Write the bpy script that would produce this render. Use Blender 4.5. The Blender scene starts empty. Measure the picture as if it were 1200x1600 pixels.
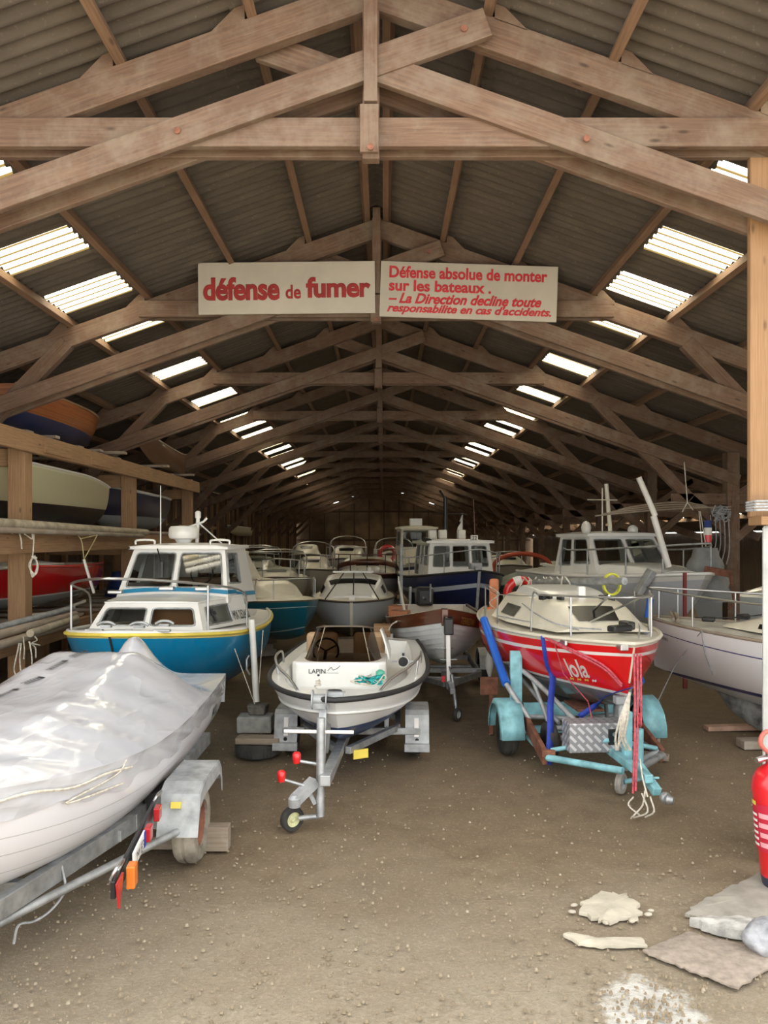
import bpy, math, random
from mathutils import Vector, Matrix, Euler
random.seed(7)
SC = bpy.context.scene
COL = SC.collection
PI = math.pi

# ---------------------------------------------------------------- camera
EYE = 2.5
cam_d = bpy.data.cameras.new('camera')
cam_d.sensor_fit = 'AUTO'; cam_d.sensor_width = 36.0
cam_d.lens = 27.0                       # 1200 px focal length on a 1600 px frame
cam_d.shift_y = -40.0/1600.0*-1.0
cam_d.clip_end = 400
cam = bpy.data.objects.new('camera', cam_d)
cam.location = (0, 0, EYE)
cam.rotation_euler = (PI/2, 0, 0)
COL.objects.link(cam)
SC.camera = cam

# ---------------------------------------------------------------- light
SC.view_settings.view_transform = 'Standard'
SC.view_settings.look = 'None'
SC.view_settings.gamma = 1.0
SC.view_settings.use_curve_mapping = False
SC.view_settings.exposure = 1.0
SC.cycles.use_denoising = True
SC.cycles.max_bounces = 8
SC.cycles.diffuse_bounces = 5
SC.cycles.transparent_max_bounces = 12
SC.cycles.sample_clamp_indirect = 6.0
world = bpy.data.worlds.new('overcast_sky'); SC.world = world
world.use_nodes = True
bg = world.node_tree.nodes['Background']
bg.inputs[0].default_value = (0.985, 0.975, 0.95, 1)
bg.inputs[1].default_value = 1.6
sun_d = bpy.data.lights.new('hazy_sun', 'SUN')
sun_d.energy = 23.0; sun_d.angle = math.radians(9); sun_d.color = (1.0, 0.93, 0.80)
sun = bpy.data.objects.new('hazy_sun', sun_d)
sun.rotation_euler = (math.radians(-38), math.radians(6), 0)
COL.objects.link(sun)

# ---------------------------------------------------------------- helpers
def at(px, py, Y):
    """a place Y metres into the hall, on the line of sight through a point of the photograph"""
    return Vector(((px-600.0)/1200.0*Y, Y, EYE+(840.0-py)/1200.0*Y))

def V(*a): return Vector(a)

class MB:
    """collects shapes for ONE mesh"""
    def __init__(s): s.v=[]; s.f=[]; s.m=[]; s.uv=[]
    def quad_uv(s, n): return [(0,0),(1,0),(1,1),(0,1)][:n] if n<=4 else [(0,0)]*n
    def face(s, idx, mi=0, uv=None):
        s.f.append(tuple(idx)); s.m.append(mi); s.uv.append(uv or s.quad_uv(len(idx)))
    def poly(s, pts, mi=0, uv=None):
        b=len(s.v); s.v += [tuple(p) for p in pts]
        s.face(range(b,b+len(pts)), mi, uv)
    def box(s, c, size, rot=None, mi=0):
        c=Vector(c); hx,hy,hz=size[0]/2,size[1]/2,size[2]/2
        R = rot.to_matrix() if isinstance(rot,Euler) else (Matrix.Rotation(rot,3,'Z') if isinstance(rot,(int,float)) else (rot or Matrix.Identity(3)))
        pts=[c+R@Vector((x,y,z)) for z in(-hz,hz) for y in(-hy,hy) for x in(-hx,hx)]
        b=len(s.v); s.v += [tuple(p) for p in pts]
        L=max(range(3), key=lambda k:size[k])
        for f,ax in (((0,2,3,1),(1,0)),((4,5,7,6),(0,1)),((0,1,5,4),(0,2)),((2,6,7,3),(2,0)),((0,4,6,2),(2,1)),((1,3,7,5),(1,2))):
            u=[]
            for i in f:
                co=[(-hx,hx)[i&1],(-hy,hy)[(i>>1)&1],(-hz,hz)[(i>>2)&1]]
                o=[k for k in ax if k!=L]; 
                a=co[L] if L in ax else co[ax[0]]
                bb=co[o[0]] if L in ax else co[ax[1]]
                u.append((a+c.x*.37, bb+c.z*.7+c.y*.13))
            s.face([b+i for i in f], mi, u)
        return s
    def bar(s, a, b_, w, h, up=(0,0,1), mi=0, ext=0):
        """rectangular bar from a to b, w across, h along up"""
        a=Vector(a); b_=Vector(b_); d=b_-a; L=d.length; d.normalize()
        a=a-d*ext; b_=b_+d*ext; L+=2*ext
        up=Vector(up); x=d.cross(up)
        if x.length<1e-4: x=d.cross(Vector((0,1,0)))
        x.normalize(); z=x.cross(d).normalized()
        R=Matrix((d,x,z)).transposed()
        return s.box((a+b_)/2,(L,w,h),R,mi)
    def tube(s, pts, r, n=8, mi=0, closed=False, flat=1.0, caps=True):
        pts=[Vector(p) for p in pts]; N=len(pts)
        rr = r if isinstance(r,(list,tuple)) else [r]*N
        base=len(s.v); prev=None; ul=0
        for i,p in enumerate(pts):
            if closed: t=pts[(i+1)%N]-pts[i-1]
            else: t=pts[min(i+1,N-1)]-pts[max(i-1,0)]
            if t.length<1e-9: t=Vector((0,0,1))
            t.normalize()
            if prev is None:
                ref=Vector((0,0,1)) if abs(t.z)<.9 else Vector((1,0,0))
                x=t.cross(ref).normalized()
            else:
                x=prev-t*prev.dot(t)
                x = x.normalized() if x.length>1e-6 else t.orthogonal().normalized()
            prev=x; y=t.cross(x)
            for k in range(n):
                a=2*PI*k/n
                s.v.append(tuple(p+x*(math.cos(a)*rr[i])+y*(math.sin(a)*rr[i]*flat)))
        M=N if closed else N-1
        for i in range(M):
            j=(i+1)%N; dl=(pts[j]-pts[i]).length
            for k in range(n):
                k2=(k+1)%n
                s.face((base+i*n+k, base+i*n+k2, base+j*n+k2, base+j*n+k), mi,
                       [(ul,k/n*.3),(ul,(k+1)/n*.3),(ul+dl,(k+1)/n*.3),(ul+dl,k/n*.3)])
            ul+=dl
        if caps and not closed:
            s.face([base+k for k in range(n)][::-1], mi); s.face([base+(N-1)*n+k for k in range(n)], mi)
        return s
    def lathe(s, prof, c=(0,0,0), axis=(0,0,1), n=20, mi=0):
        """prof: list of (r, h) along axis"""
        c=Vector(c); a=Vector(axis).normalized(); x=a.orthogonal().normalized(); y=a.cross(x)
        base=len(s.v)
        for r,h in prof:
            for k in range(n):
                t=2*PI*k/n
                s.v.append(tuple(c+a*h+x*(r*math.cos(t))+y*(r*math.sin(t))))
        for i in range(len(prof)-1):
            for k in range(n):
                k2=(k+1)%n
                s.face((base+i*n+k, base+i*n+k2, base+(i+1)*n+k2, base+(i+1)*n+k), mi,
                       [(i,k/n),(i,(k+1)/n),(i+1,(k+1)/n),(i+1,k/n)])
        if prof[0][0]>1e-5: s.face([base+k for k in range(n)][::-1], mi)
        if prof[-1][0]>1e-5: s.face([base+(len(prof)-1)*n+k for k in range(n)], mi)
        return s
    def grid(s, rows, mi=0, uvs=None, skip=None, flip=False):
        """rows: list of equal lists of points"""
        base=len(s.v); nc=len(rows[0])
        for r in rows: s.v += [tuple(p) for p in r]
        for i in range(len(rows)-1):
            for j in range(nc-1):
                if skip and skip(i,j): continue
                f=[base+i*nc+j, base+i*nc+j+1, base+(i+1)*nc+j+1, base+(i+1)*nc+j]
                u=[(i,j),(i,j+1),(i+1,j+1),(i+1,j)]
                if uvs: u=[uvs[a][b] for a,b in u]
                else: u=[(a/(len(rows)-1),b/(nc-1)) for a,b in u]
                if flip: f=f[::-1]; u=u[::-1]
                m = mi(i,j) if callable(mi) else mi
                s.face(f,m,u)
        return s
    def prism(s, outline, z0, z1, mi=0):
        """vertical prism of an (x,y) outline"""
        n=len(outline); b=len(s.v)
        s.v += [(x,y,z0) for x,y in outline]+[(x,y,z1) for x,y in outline]
        for i in range(n):
            j=(i+1)%n; s.face((b+i,b+j,b+n+j,b+n+i),mi)
        s.face([b+i for i in range(n)][::-1],mi,[(outline[i][0],outline[i][1]) for i in range(n)][::-1])
        s.face([b+n+i for i in range(n)],mi,[(outline[i][0],outline[i][1]) for i in range(n)])
        return s
    def sphere(s, c, r, n=12, mi=0, sc=(1,1,1)):
        m=max(6,n//2); base=len(s.v); c=Vector(c)
        for i in range(m+1):
            ph=PI*i/m
            for k in range(n):
                t=2*PI*k/n
                s.v.append((c.x+r*sc[0]*math.sin(ph)*math.cos(t), c.y+r*sc[1]*math.sin(ph)*math.sin(t), c.z+r*sc[2]*math.cos(ph)))
        for i in range(m):
            for k in range(n):
                k2=(k+1)%n
                s.face((base+i*n+k,base+(i+1)*n+k,base+(i+1)*n+k2,base+i*n+k2),mi)
        return s
    def build(s, name, mats, parent=None, bevel=0, smooth=None, loc=None, rot=None, solid=0, subsurf=0):
        me=bpy.data.meshes.new(name); me.from_pydata(s.v,[],s.f)
        uvl=me.uv_layers.new(name='UVMap'); data=[]
        for u in s.uv:
            for a in u: data += [a[0],a[1]]
        uvl.data.foreach_set('uv',data)
        if not isinstance(mats,(list,tuple)): mats=[mats]
        for m in mats: me.materials.append(m)
        me.polygons.foreach_set('material_index', s.m)
        if smooth is not None:
            me.polygons.foreach_set('use_smooth',[True]*len(s.f))
            me.set_sharp_from_angle(angle=math.radians(smooth))
        me.update()
        o=bpy.data.objects.new(name,me); COL.objects.link(o)
        if parent: o.parent=parent
        if loc is not None: o.location=loc
        if rot is not None: o.rotation_euler=rot
        if solid:
            md=o.modifiers.new('thickness','SOLIDIFY'); md.thickness=abs(solid); md.offset=-1 if solid>0 else 1
        if subsurf:
            md=o.modifiers.new('smooth','SUBSURF'); md.levels=subsurf; md.render_levels=subsurf
        if bevel:
            md=o.modifiers.new('bevel','BEVEL'); md.width=bevel; md.segments=2; md.limit_method='ANGLE'; md.angle_limit=math.radians(35)
        return o

def thing(name, label, cat, loc=(0,0,0), rz=0, group=None):
    o=bpy.data.objects.new(name,None); COL.objects.link(o); o.empty_display_size=.2
    o.location=loc; o.rotation_euler=(0,0,rz)
    return tag(o,label,cat,group)
def tag(o,label=None,cat=None,group=None,kind=None):
    if label: o['label']=label
    if cat: o['category']=cat
    if group: o['group']=group
    if kind: o['kind']=kind
    return o
def lab(o,label): o['label']=label; return o
def dup(root, loc=None, rz=None, label=None, group=None):
    r=root.copy(); COL.objects.link(r)
    if loc is not None: r.location=loc
    if rz is not None: r.rotation_euler=(0,0,rz)
    if label: r['label']=label
    if group: r['group']=group
    for ch in list(root.children):
        c=ch.copy(); COL.objects.link(c); c.parent=r
        for g in list(ch.children):
            d=g.copy(); COL.objects.link(d); d.parent=c
    return r
def smooth_path(pts, k=5, closed=False):
    P=[Vector(p) for p in pts]; n=len(P); out=[]
    rng=range(n) if closed else range(n-1)
    for i in rng:
        p0=P[i-1] if (closed or i>0) else P[0]*2-P[1]
        p1=P[i]; p2=P[(i+1)%n]
        p3=P[(i+2)%n] if (closed or i+2<n) else P[-1]*2-P[-2]
        for j in range(k):
            t=j/k
            out.append(.5*((2*p1)+(p2-p0)*t+(2*p0-5*p1+4*p2-p3)*t*t+(3*p1-p0-3*p2+p3)*t**3))
    if not closed: out.append(P[-1])
    return out
def rope(pts, r, k=5): return MB().tube(smooth_path(pts,k), r, 6)

# ---------------------------------------------------------------- materials
def nodes_of(name):
    m=bpy.data.materials.new(name); m.use_nodes=True
    return m, m.node_tree, m.node_tree.nodes['Principled BSDF']
def N(nt,typ,**kw):
    n=nt.nodes.new(typ)
    for k,v in kw.items(): setattr(n,k,v)
    return n
def ramp(nt, fac, stops):
    r=N(nt,'ShaderNodeValToRGB'); e=r.color_ramp.elements
    while len(e)<len(stops): e.new(0.5)
    for i,(p,c) in enumerate(stops):
        e[i].position=p; e[i].color=(c[0],c[1],c[2],1)
    nt.links.new(fac,r.inputs[0]); return r.outputs[0]
def mixc(nt, fac, a, b, mode='MIX'):
    m=N(nt,'ShaderNodeMix',data_type='RGBA',blend_type=mode)
    for sock,val in ((0,fac),(6,a),(7,b)):
        if isinstance(val,(int,float)): m.inputs[sock].default_value=val
        elif isinstance(val,(tuple,list)): m.inputs[sock].default_value=(val[0],val[1],val[2],1)
        else: nt.links.new(val,m.inputs[sock])
    return m.outputs[2]
def math_n(nt, op, a, b=None):
    m=N(nt,'ShaderNodeMath',operation=op)
    for i,val in enumerate((a,b)):
        if val is None: continue
        if isinstance(val,(int,float)): m.inputs[i].default_value=val
        else: nt.links.new(val,m.inputs[i])
    return m.outputs[0]
def noise(nt, vec, scale, detail=3, rough=.55):
    n=N(nt,'ShaderNodeTexNoise'); n.inputs['Scale'].default_value=scale; n.inputs['Detail'].default_value=detail; n.inputs['Roughness'].default_value=rough
    if vec is not None: nt.links.new(vec,n.inputs['Vector'])
    return n.outputs['Fac']
def bump(nt, bsdf, h, strength, dist=.01):
    b=N(nt,'ShaderNodeBump'); b.inputs['Strength'].default_value=strength; b.inputs['Distance'].default_value=dist
    nt.links.new(h,b.inputs['Height']); nt.links.new(b.outputs[0],bsdf.inputs['Normal'])
def coord(nt, which='Object', scale=None):
    c=N(nt,'ShaderNodeTexCoord').outputs[which]
    if scale:
        mp=N(nt,'ShaderNodeMapping'); mp.inputs['Scale'].default_value=scale; nt.links.new(c,mp.inputs[0]); c=mp.outputs[0]
    return c
def paint(name, col, rough=.4, metal=0, var=.06, nscale=3, bumpy=0, coat=0):
    """plain surface with slight wear-like variation"""
    m,nt,b=nodes_of(name)
    n=noise(nt,coord(nt),nscale,4)
    lo=[max(0,c*(1-var*2.5)) for c in col]; hi=[min(1,c*(1+var)) for c in col]
    nt.links.new(ramp(nt,n,[(.25,lo),(.65,hi)]),b.inputs['Base Color'])
    b.inputs['Roughness'].default_value=rough; b.inputs['Metallic'].default_value=metal
    b.inputs['Coat Weight'].default_value=coat; b.inputs['Coat Roughness'].default_value=.08
    if bumpy: bump(nt,b,noise(nt,coord(nt),nscale*9,3),bumpy,.004)
    return m
def wood(name, dark, light, rough=.75, grain=22, varnish=0, grey=None):
    """grain runs along the U direction of each bar"""
    m,nt,b=nodes_of(name)
    uv=coord(nt,'UV',(1.1,grain,1))
    oi=N(nt,'ShaderNodeObjectInfo').outputs['Random']
    add=N(nt,'ShaderNodeVectorMath',operation='ADD'); nt.links.new(uv,add.inputs[0])
    cmb=N(nt,'ShaderNodeCombineXYZ'); nt.links.new(math_n(nt,'MULTIPLY',oi,37.0),cmb.inputs[0]); nt.links.new(math_n(nt,'MULTIPLY',oi,11.0),cmb.inputs[1]); nt.links.new(cmb.outputs[0],add.inputs[1])
    n=noise(nt,add.outputs[0],2.2,5,.65)
    c=ramp(nt,n,[(.28,dark),(.72,light)])
    big=noise(nt,coord(nt,'Object'),1.3,3)
    c=mixc(nt,math_n(nt,'MULTIPLY',big,.7),c,[x*.62 for x in dark])
    if grey:
        g=noise(nt,coord(nt,'Object'),2.7,4,.7)
        c=mixc(nt,ramp(nt,g,[(.45,(0,0,0)),(.7,(.75,.75,.75))]),c,grey)
    # knots
    vo=N(nt,'ShaderNodeTexVoronoi'); vo.inputs['Scale'].default_value=1.0
    mp=coord(nt,'UV',(2.3,7,1)); nt.links.new(mp,vo.inputs['Vector'])
    k=ramp(nt,vo.outputs['Distance'],[(.05,(1,1,1)),(.13,(0,0,0))])
    c=mixc(nt,math_n(nt,'MULTIPLY',k,.75),c,[x*.35 for x in dark])
    nt.links.new(c,b.inputs['Base Color'])
    b.inputs['Roughness'].default_value=rough
    b.inputs['Coat Weight'].default_value=varnish; b.inputs['Coat Roughness'].default_value=.12
    bump(nt,b,n,.25 if not varnish else .05,.006)
    return m
MT={}
MT['truss']=wood('weathered_truss_timber',(.105,.058,.036),(.24,.150,.094),.8,grey=(.205,.160,.116))
MT['purlin']=wood('purlin_timber',(.15,.085,.048),(.30,.18,.105),.8)
MT['rack']=wood('rack_timber',(.26,.145,.07),(.50,.31,.165),.75)
MT['pine']=wood('orange_pine_board',(.25,.135,.058),(.40,.235,.115),.7,grain=40)  # orange-brown pine with fine grain
MT['oldplank']=wood('grey_plank',(.24,.19,.14),(.46,.38,.29),.85,grey=(.38,.34,.29))
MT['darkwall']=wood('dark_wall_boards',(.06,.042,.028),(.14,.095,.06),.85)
MT['mahogany']=wood('varnished_mahogany',(.075,.018,.007),(.17,.045,.014),.35,varnish=.7)
MT['orangewood']=wood('varnished_orange_pine',(.30,.09,.02),(.55,.20,.055),.35,varnish=.6)
MT['galv']=paint('galvanised_steel',(.44,.46,.47),.5,.75,.16,9,.08)
MT['galvdull']=paint('dull_galvanised_steel',(.42,.44,.45),.6,.35,.15,8,.1)
MT['chrome']=paint('stainless_tube',(.58,.59,.60),.34,1,.03)
MT['gelwhite']=paint('white_gelcoat',(.80,.80,.77),.3,0,.03,2,0,.3)
MT['gelcream']=paint('cream_gelcoat',(.74,.70,.58),.35,0,.05,2,0,.2)
MT['deckgrey']=paint('worn_deck_paint',(.62,.60,.54),.55,0,.1,4)
MT['black']=paint('black_rubber',(.018,.018,.019),.6,0,.1)
MT['tyre']=paint('dusty_tyre_rubber',(.045,.043,.04),.85,0,.25,6,.3)
MT['blackplastic']=paint('black_plastic',(.015,.015,.016),.35)
MT['red']=paint('red_enamel',(.62,.016,.018),.3,0,.05,3,0,.4)
MT['turq']=paint('turquoise_trailer_paint',(.24,.52,.58),.5,0,.18,7,.1)
MT['rope']=paint('off_white_rope',(.66,.62,.53),.9,0,.15,30,.4)
MT['greyrope']=paint('grey_rope',(.36,.37,.38),.9,0,.15,30,.4)
MT['redrope']=paint('red_rope',(.55,.09,.12),.85,0,.25,40,.3)
MT['bluestrap']=paint('blue_webbing',(.02,.05,.36),.7,0,.1,20,.2)
MT['bluetube']=paint('bright_blue_tube',(.02,.13,.58),.4,0,.06)
MT['orange']=paint('orange_plastic',(.72,.14,.04),.5,0,.1)
MT['fender']=paint('white_vinyl',(.74,.73,.68),.45,0,.06)
MT['concrete']=paint('grey_concrete',(.36,.36,.33),.9,0,.14,9,.5)
MT['seat']=paint('tan_upholstery',(.50,.34,.20),.6,0,.08)
MT['rust']=paint('rusty_steel',(.21,.085,.05),.85,0,.25,9,.3)
MT['yellow']=paint('yellow_paint',(.78,.62,.10),.4,0,.08)
MT['navy']=paint('navy_gelcoat',(.010,.016,.058),.22,0,.1,2,0,.4)
MT['text_red']=paint('red_lettering',(.30,.020,.018),.6,0,.12,6)
MT['text_dark']=paint('dark_lettering',(.03,.032,.04),.5)
MT['text_white']=paint('white_lettering',(.85,.83,.80),.5)
MT['gold']=paint('gold_lettering',(.42,.25,.06),.45)
MT['amber']=paint('amber_lens',(.75,.20,.03),.25)
MT['redlens']=paint('red_lens',(.45,.02,.025),.2)
MT['curtain']=paint('white_curtain',(.62,.62,.60),.9,0,.12,6)

def glass_mat(name, tint, trans, rough=.04):
    """clear or smoked pane: see-through with a glossy face"""
    m,nt,b=nodes_of(name); out=nt.nodes['Material Output']
    nt.nodes.remove(b)
    t=N(nt,'ShaderNodeBsdfTransparent'); t.inputs[0].default_value=(*trans,1)
    g=N(nt,'ShaderNodeBsdfGlossy'); g.inputs['Roughness'].default_value=rough; g.inputs[0].default_value=(*tint,1)
    lw=N(nt,'ShaderNodeFresnel'); lw.inputs[0].default_value=1.5
    mx=N(nt,'ShaderNodeMixShader'); 
    nt.links.new(math_n(nt,'ADD',lw.outputs[0],.03),mx.inputs[0]); nt.links.new(t.outputs[0],mx.inputs[1]); nt.links.new(g.outputs[0],mx.inputs[2])
    nt.links.new(mx.outputs[0],out.inputs[0]); return m
MT['glass']=glass_mat('window_glass',(.9,.9,.9),(.62,.64,.62))
MT['smoked']=glass_mat('smoked_acrylic',(.8,.8,.8),(.13,.10,.075))
MT['darkglass']=paint('dark_tinted_acrylic',(.016,.015,.014),.3,0,.1); MT['darkglass'].node_tree.nodes['Principled BSDF'].inputs['Specular IOR Level'].default_value=.18

def hull_mat(name, bands, base, wl=None, wlcol=None, seams=None, rough=.28, coat=.35, var=.03, grime=.0):
    """paint scheme read from the hull's own lines: V of the UV is the height fraction, U runs along the boat.
    bands [(v0,v1,colour)], wl = object-space height of the bottom paint"""
    m,nt,b=nodes_of(name)
    uv=N(nt,'ShaderNodeSeparateXYZ'); nt.links.new(coord(nt,'UV'),uv.inputs[0]); v=uv.outputs[1]
    oc=N(nt,'ShaderNodeSeparateXYZ'); nt.links.new(coord(nt,'Object'),oc.inputs[0]); z=oc.outputs[2]
    n=noise(nt,coord(nt),2.5,4)
    c=mixc(nt,math_n(nt,'MULTIPLY',n,var*8),base,[x*.8 for x in base])
    for v0,v1,cc in bands:
        k=math_n(nt,'MULTIPLY',math_n(nt,'GREATER_THAN',v,v0),math_n(nt,'LESS_THAN',v,v1))
        c=mixc(nt,k,c,cc)
    if wl is not None:
        ws = wl if isinstance(wl,list) else [(wl,wlcol)]
        for zz,cc in ws:
            c=mixc(nt,math_n(nt,'LESS_THAN',z,zz),c,mixc(nt,n,[x*.75 for x in cc],cc))
    if seams:
        vv=math_n(nt,'FRACT',math_n(nt,'MULTIPLY',v,seams))
        k=math_n(nt,'LESS_THAN',vv,.06)
        c=mixc(nt,math_n(nt,'MULTIPLY',k,.55),c,[x*.3 for x in base])
        bump(nt,b,vv,.6,.02)
    if grime:
        g=noise(nt,coord(nt,'Object',(6,6,1.2)),3,5,.7)
        c=mixc(nt,math_n(nt,'MULTIPLY',ramp(nt,g,[(.5,(0,0,0)),(.75,(1,1,1))]),grime),c,(.25,.22,.17))
    nt.links.new(c,b.inputs['Base Color'])
    b.inputs['Roughness'].default_value=rough; b.inputs['Coat Weight'].default_value=coat; b.inputs['Coat Roughness'].default_value=.06
    return m

# text as a mesh child -------------------------------------------------
def text_mesh(name, s, mat, parent, width, loc, rot, height=None, bold=0.0, shear=0, depth=.004, align='CENTER', spacing=1.0):
    cu=bpy.data.curves.new(name,'FONT'); cu.body=s; cu.bevel_depth=bold*.8; cu.bevel_resolution=1; cu.shear=shear; cu.extrude=0; cu.space_character=spacing
    cu.size=1; cu.resolution_u=4
    tmp=bpy.data.objects.new('tmp_text',cu); COL.objects.link(tmp)
    dg=bpy.context.evaluated_depsgraph_get(); me=bpy.data.meshes.new_from_object(tmp.evaluated_get(dg))
    bpy.data.objects.remove(tmp)
    xs=[v.co.x for v in me.vertices]; ys=[v.co.y for v in me.vertices]
    sx=width/(max(xs)-min(xs)); sy=sx if height is None else height/(max(ys)-min(ys))
    x0=(max(xs)+min(xs))/2 if align=='CENTER' else min(xs); y0=(max(ys)+min(ys))/2
    for v in me.vertices: v.co=((v.co.x-x0)*sx,(v.co.y-y0)*sy,depth+v.co.z*sx*.12)
    me.name=name; me.materials.clear(); me.materials.append(mat)
    o=bpy.data.objects.new(name,me); COL.objects.link(o)
    if parent: o.parent=parent
    o.location=loc; o.rotation_euler=rot
    return o
def face_rot(xdir, updir):
    x=Vector(xdir).normalized(); u=Vector(updir); z=x.cross(u).normalized(); y=z.cross(x)
    return Matrix((x,y,z)).transposed().to_euler()
# ================================================================ THE HALL
XC=-0.10                                # ridge line
def roof_z(d): return 6.97-.355*abs(d)
Y0,Y1=4.75,62.0
DL,DR=6.95,11.95                        # half widths, left and right
TY=[5.94+4.5*k for k in range(13)]

# ---- ground
def ground_material():
    m,nt,b=nodes_of('packed_dirt')
    oc=coord(nt)
    n1=noise(nt,oc,.35,4,.6); n2=noise(nt,oc,3.5,5,.65); n3=noise(nt,oc,38,3,.6)
    c=ramp(nt,n2,[(.25,(.128,.090,.050)),(.75,(.220,.163,.098))])
    c=mixc(nt,ramp(nt,n1,[(.4,(0,0,0)),(.65,(.55,.55,.55))]),c,(.165,.122,.074))
    c=mixc(nt,ramp(nt,n3,[(.55,(0,0,0)),(.75,(.5,.5,.5))]),c,(.38,.32,.235))
    n4=noise(nt,oc,120,2,.6); c=mixc(nt,ramp(nt,n4,[(.56,(0,0,0)),(.72,(.55,.55,.55))]),c,(.33,.27,.19))
    # pale trodden gravel towards the doorway
    sp=N(nt,'ShaderNodeSeparateXYZ'); nt.links.new(oc,sp.inputs[0])
    y=math_n(nt,'ADD',sp.outputs[1],math_n(nt,'MULTIPLY',noise(nt,oc,.9,4,.6),3.2))
    k=ramp(nt,math_n(nt,'DIVIDE',y,10.0),[(.52,(1,1,1)),(.78,(0,0,0))])
    c=mixc(nt,math_n(nt,'MULTIPLY',k,.75),c,mixc(nt,n3,(.27,.225,.162),(.46,.41,.32)))
    # white lime spill
    dx=math_n(nt,'SUBTRACT',sp.outputs[0],1.42); dy=math_n(nt,'SUBTRACT',sp.outputs[1],4.02)
    dd=math_n(nt,'SQRT',math_n(nt,'ADD',math_n(nt,'MULTIPLY',math_n(nt,'MULTIPLY',dx,dx),2.2),math_n(nt,'MULTIPLY',dy,dy)))
    dd=math_n(nt,'ADD',dd,math_n(nt,'MULTIPLY',noise(nt,oc,9,5,.75),.5))
    c=mixc(nt,ramp(nt,dd,[(.56,(1,1,1)),(.68,(0,0,0))]),c,mixc(nt,n3,(.44,.42,.37),(.70,.69,.65)))
    nt.links.new(c,b.inputs['Base Color']); b.inputs['Roughness'].default_value=.95
    h=math_n(nt,'ADD',math_n(nt,'MULTIPLY',n2,.6),math_n(nt,'ADD',math_n(nt,'MULTIPLY',n3,.4),math_n(nt,'MULTIPLY',n4,.25)))
    bump(nt,b,h,.75,.03)
    return m
g=MB(); rows=[]
for j in range(90):
    y=-6+69*(j/89)**1.6
    rows.append([V(-14+28*i/60,y,.018*math.sin(i*1.3+y*1.1)*math.sin(y*.8-i*.4)-.018) for i in range(61)])
g.grid(rows,flip=False)
floor=g.build('floor',ground_material(),smooth=60); tag(floor,'packed brown dirt floor with pale gravel at the entrance','floor',kind='structure')
floor.data.flip_normals()

# ---- roof
def sheet_material():
    m,nt,b=nodes_of('old_fibre_cement_sheet')
    oc=coord(nt); st=coord(nt,'Object',(.8,3.2,.8))
    n=noise(nt,oc,1.6,4,.6); f=noise(nt,oc,26,3,.7); s=noise(nt,st,2.2,4,.6)
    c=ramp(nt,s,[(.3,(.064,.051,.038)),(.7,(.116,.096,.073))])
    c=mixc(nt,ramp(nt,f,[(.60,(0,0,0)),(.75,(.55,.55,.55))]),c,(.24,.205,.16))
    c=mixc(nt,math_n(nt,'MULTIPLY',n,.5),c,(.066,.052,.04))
    nt.links.new(c,b.inputs['Base Color']); b.inputs['Roughness'].default_value=.9
    bump(nt,b,f,.25,.01); return m
def skylight_material():
    m,nt,b=nodes_of('translucent_rooflight_sheet'); out=nt.nodes['Material Output']
    n=noise(nt,coord(nt,'Object',(1,3,1)),1.8,4,.65)
    c=ramp(nt,n,[(.30,(.62,.50,.22)),(.52,(.93,.90,.78)),(.8,(1,.98,.93))])
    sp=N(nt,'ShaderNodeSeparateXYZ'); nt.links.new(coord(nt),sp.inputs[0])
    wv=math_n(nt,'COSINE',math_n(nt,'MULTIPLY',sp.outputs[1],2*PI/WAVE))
    c=mixc(nt,ramp(nt,math_n(nt,'ADD',math_n(nt,'MULTIPLY',wv,.5),.5),[(.16,(1,1,1)),(.40,(0,0,0))]),c,(.040,.028,.010))  # trough stripes: dirt plus the corrugation's shadow lines, both painted into the colour
    t=N(nt,'ShaderNodeBsdfTranslucent'); nt.links.new(c,t.inputs[0])
    d=N(nt,'ShaderNodeBsdfDiffuse'); d.inputs[0].default_value=(.5,.45,.34,1)
    mx=N(nt,'ShaderNodeMixShader'); mx.inputs[0].default_value=.12
    nt.links.new(t.outputs[0],mx.inputs[1]); nt.links.new(d.outputs[0],mx.inputs[2])
    nt.nodes.remove(b); nt.links.new(mx.outputs[0],out.inputs[0]); return m
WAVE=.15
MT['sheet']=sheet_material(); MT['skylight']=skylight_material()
def corr(y): return .024*math.cos(2*PI*y/WAVE)
PURS={-1:[.93,1.94,3.10,4.15,5.2,6.25],1:[.91,1.88,2.95,3.98,5.0,6.1]}       # purlin offsets from the ridge
COURSES={k:[0]+v+[7.4,8.5,9.6,10.65,11.95] for k,v in PURS.items()}
wins=[]
def slots(start,per=1.45,w=.68): 
    out=[]; y=start
    while y<60.6: out.append((y,y+w)); y+=per
    return out
SL_L=slots(6.68,1.47); SL_R=slots(5.44,1.425)
def roof_side(sgn, dmax, slotsets):
    COURSE=COURSES[sgn]; mb=MB(); step=WAVE/6; n=int((Y1-Y0)/step)
    ys=[Y0+i*step for i in range(n+1)]
    for ci in range(len(COURSE)-1):
        d0,d1=COURSE[ci],COURSE[ci+1]
        if d0>=dmax-.05: break
        d1b=min(d1+.16,dmax) if d1<dmax else dmax
        off=.018*(ci%2)
        rows=[[V(XC+sgn*d, y, roof_z(d)+corr(y)+off) for y in ys] for d in (d0,(d0+d1b)/2,d1b)]
        sl=slotsets.get(ci,[])
        def skip(i,j,sl=sl):
            yc=(ys[j]+ys[j+1])/2
            return any(a<yc<b for a,b in sl)
        mb.grid(rows,skip=skip,flip=(sgn<0))
        for a,b in sl:
            q=[y for y in ys if a-step*.6<y<b+step*.6]
            w=MB(); w.grid([[V(XC+sgn*d,y,roof_z(d)+corr(y)+off) for y in q] for d in (d0-.02,d1b)],flip=(sgn<0))
            wins.append((sgn,(a+b)/2,w,ci))
    return mb
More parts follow.
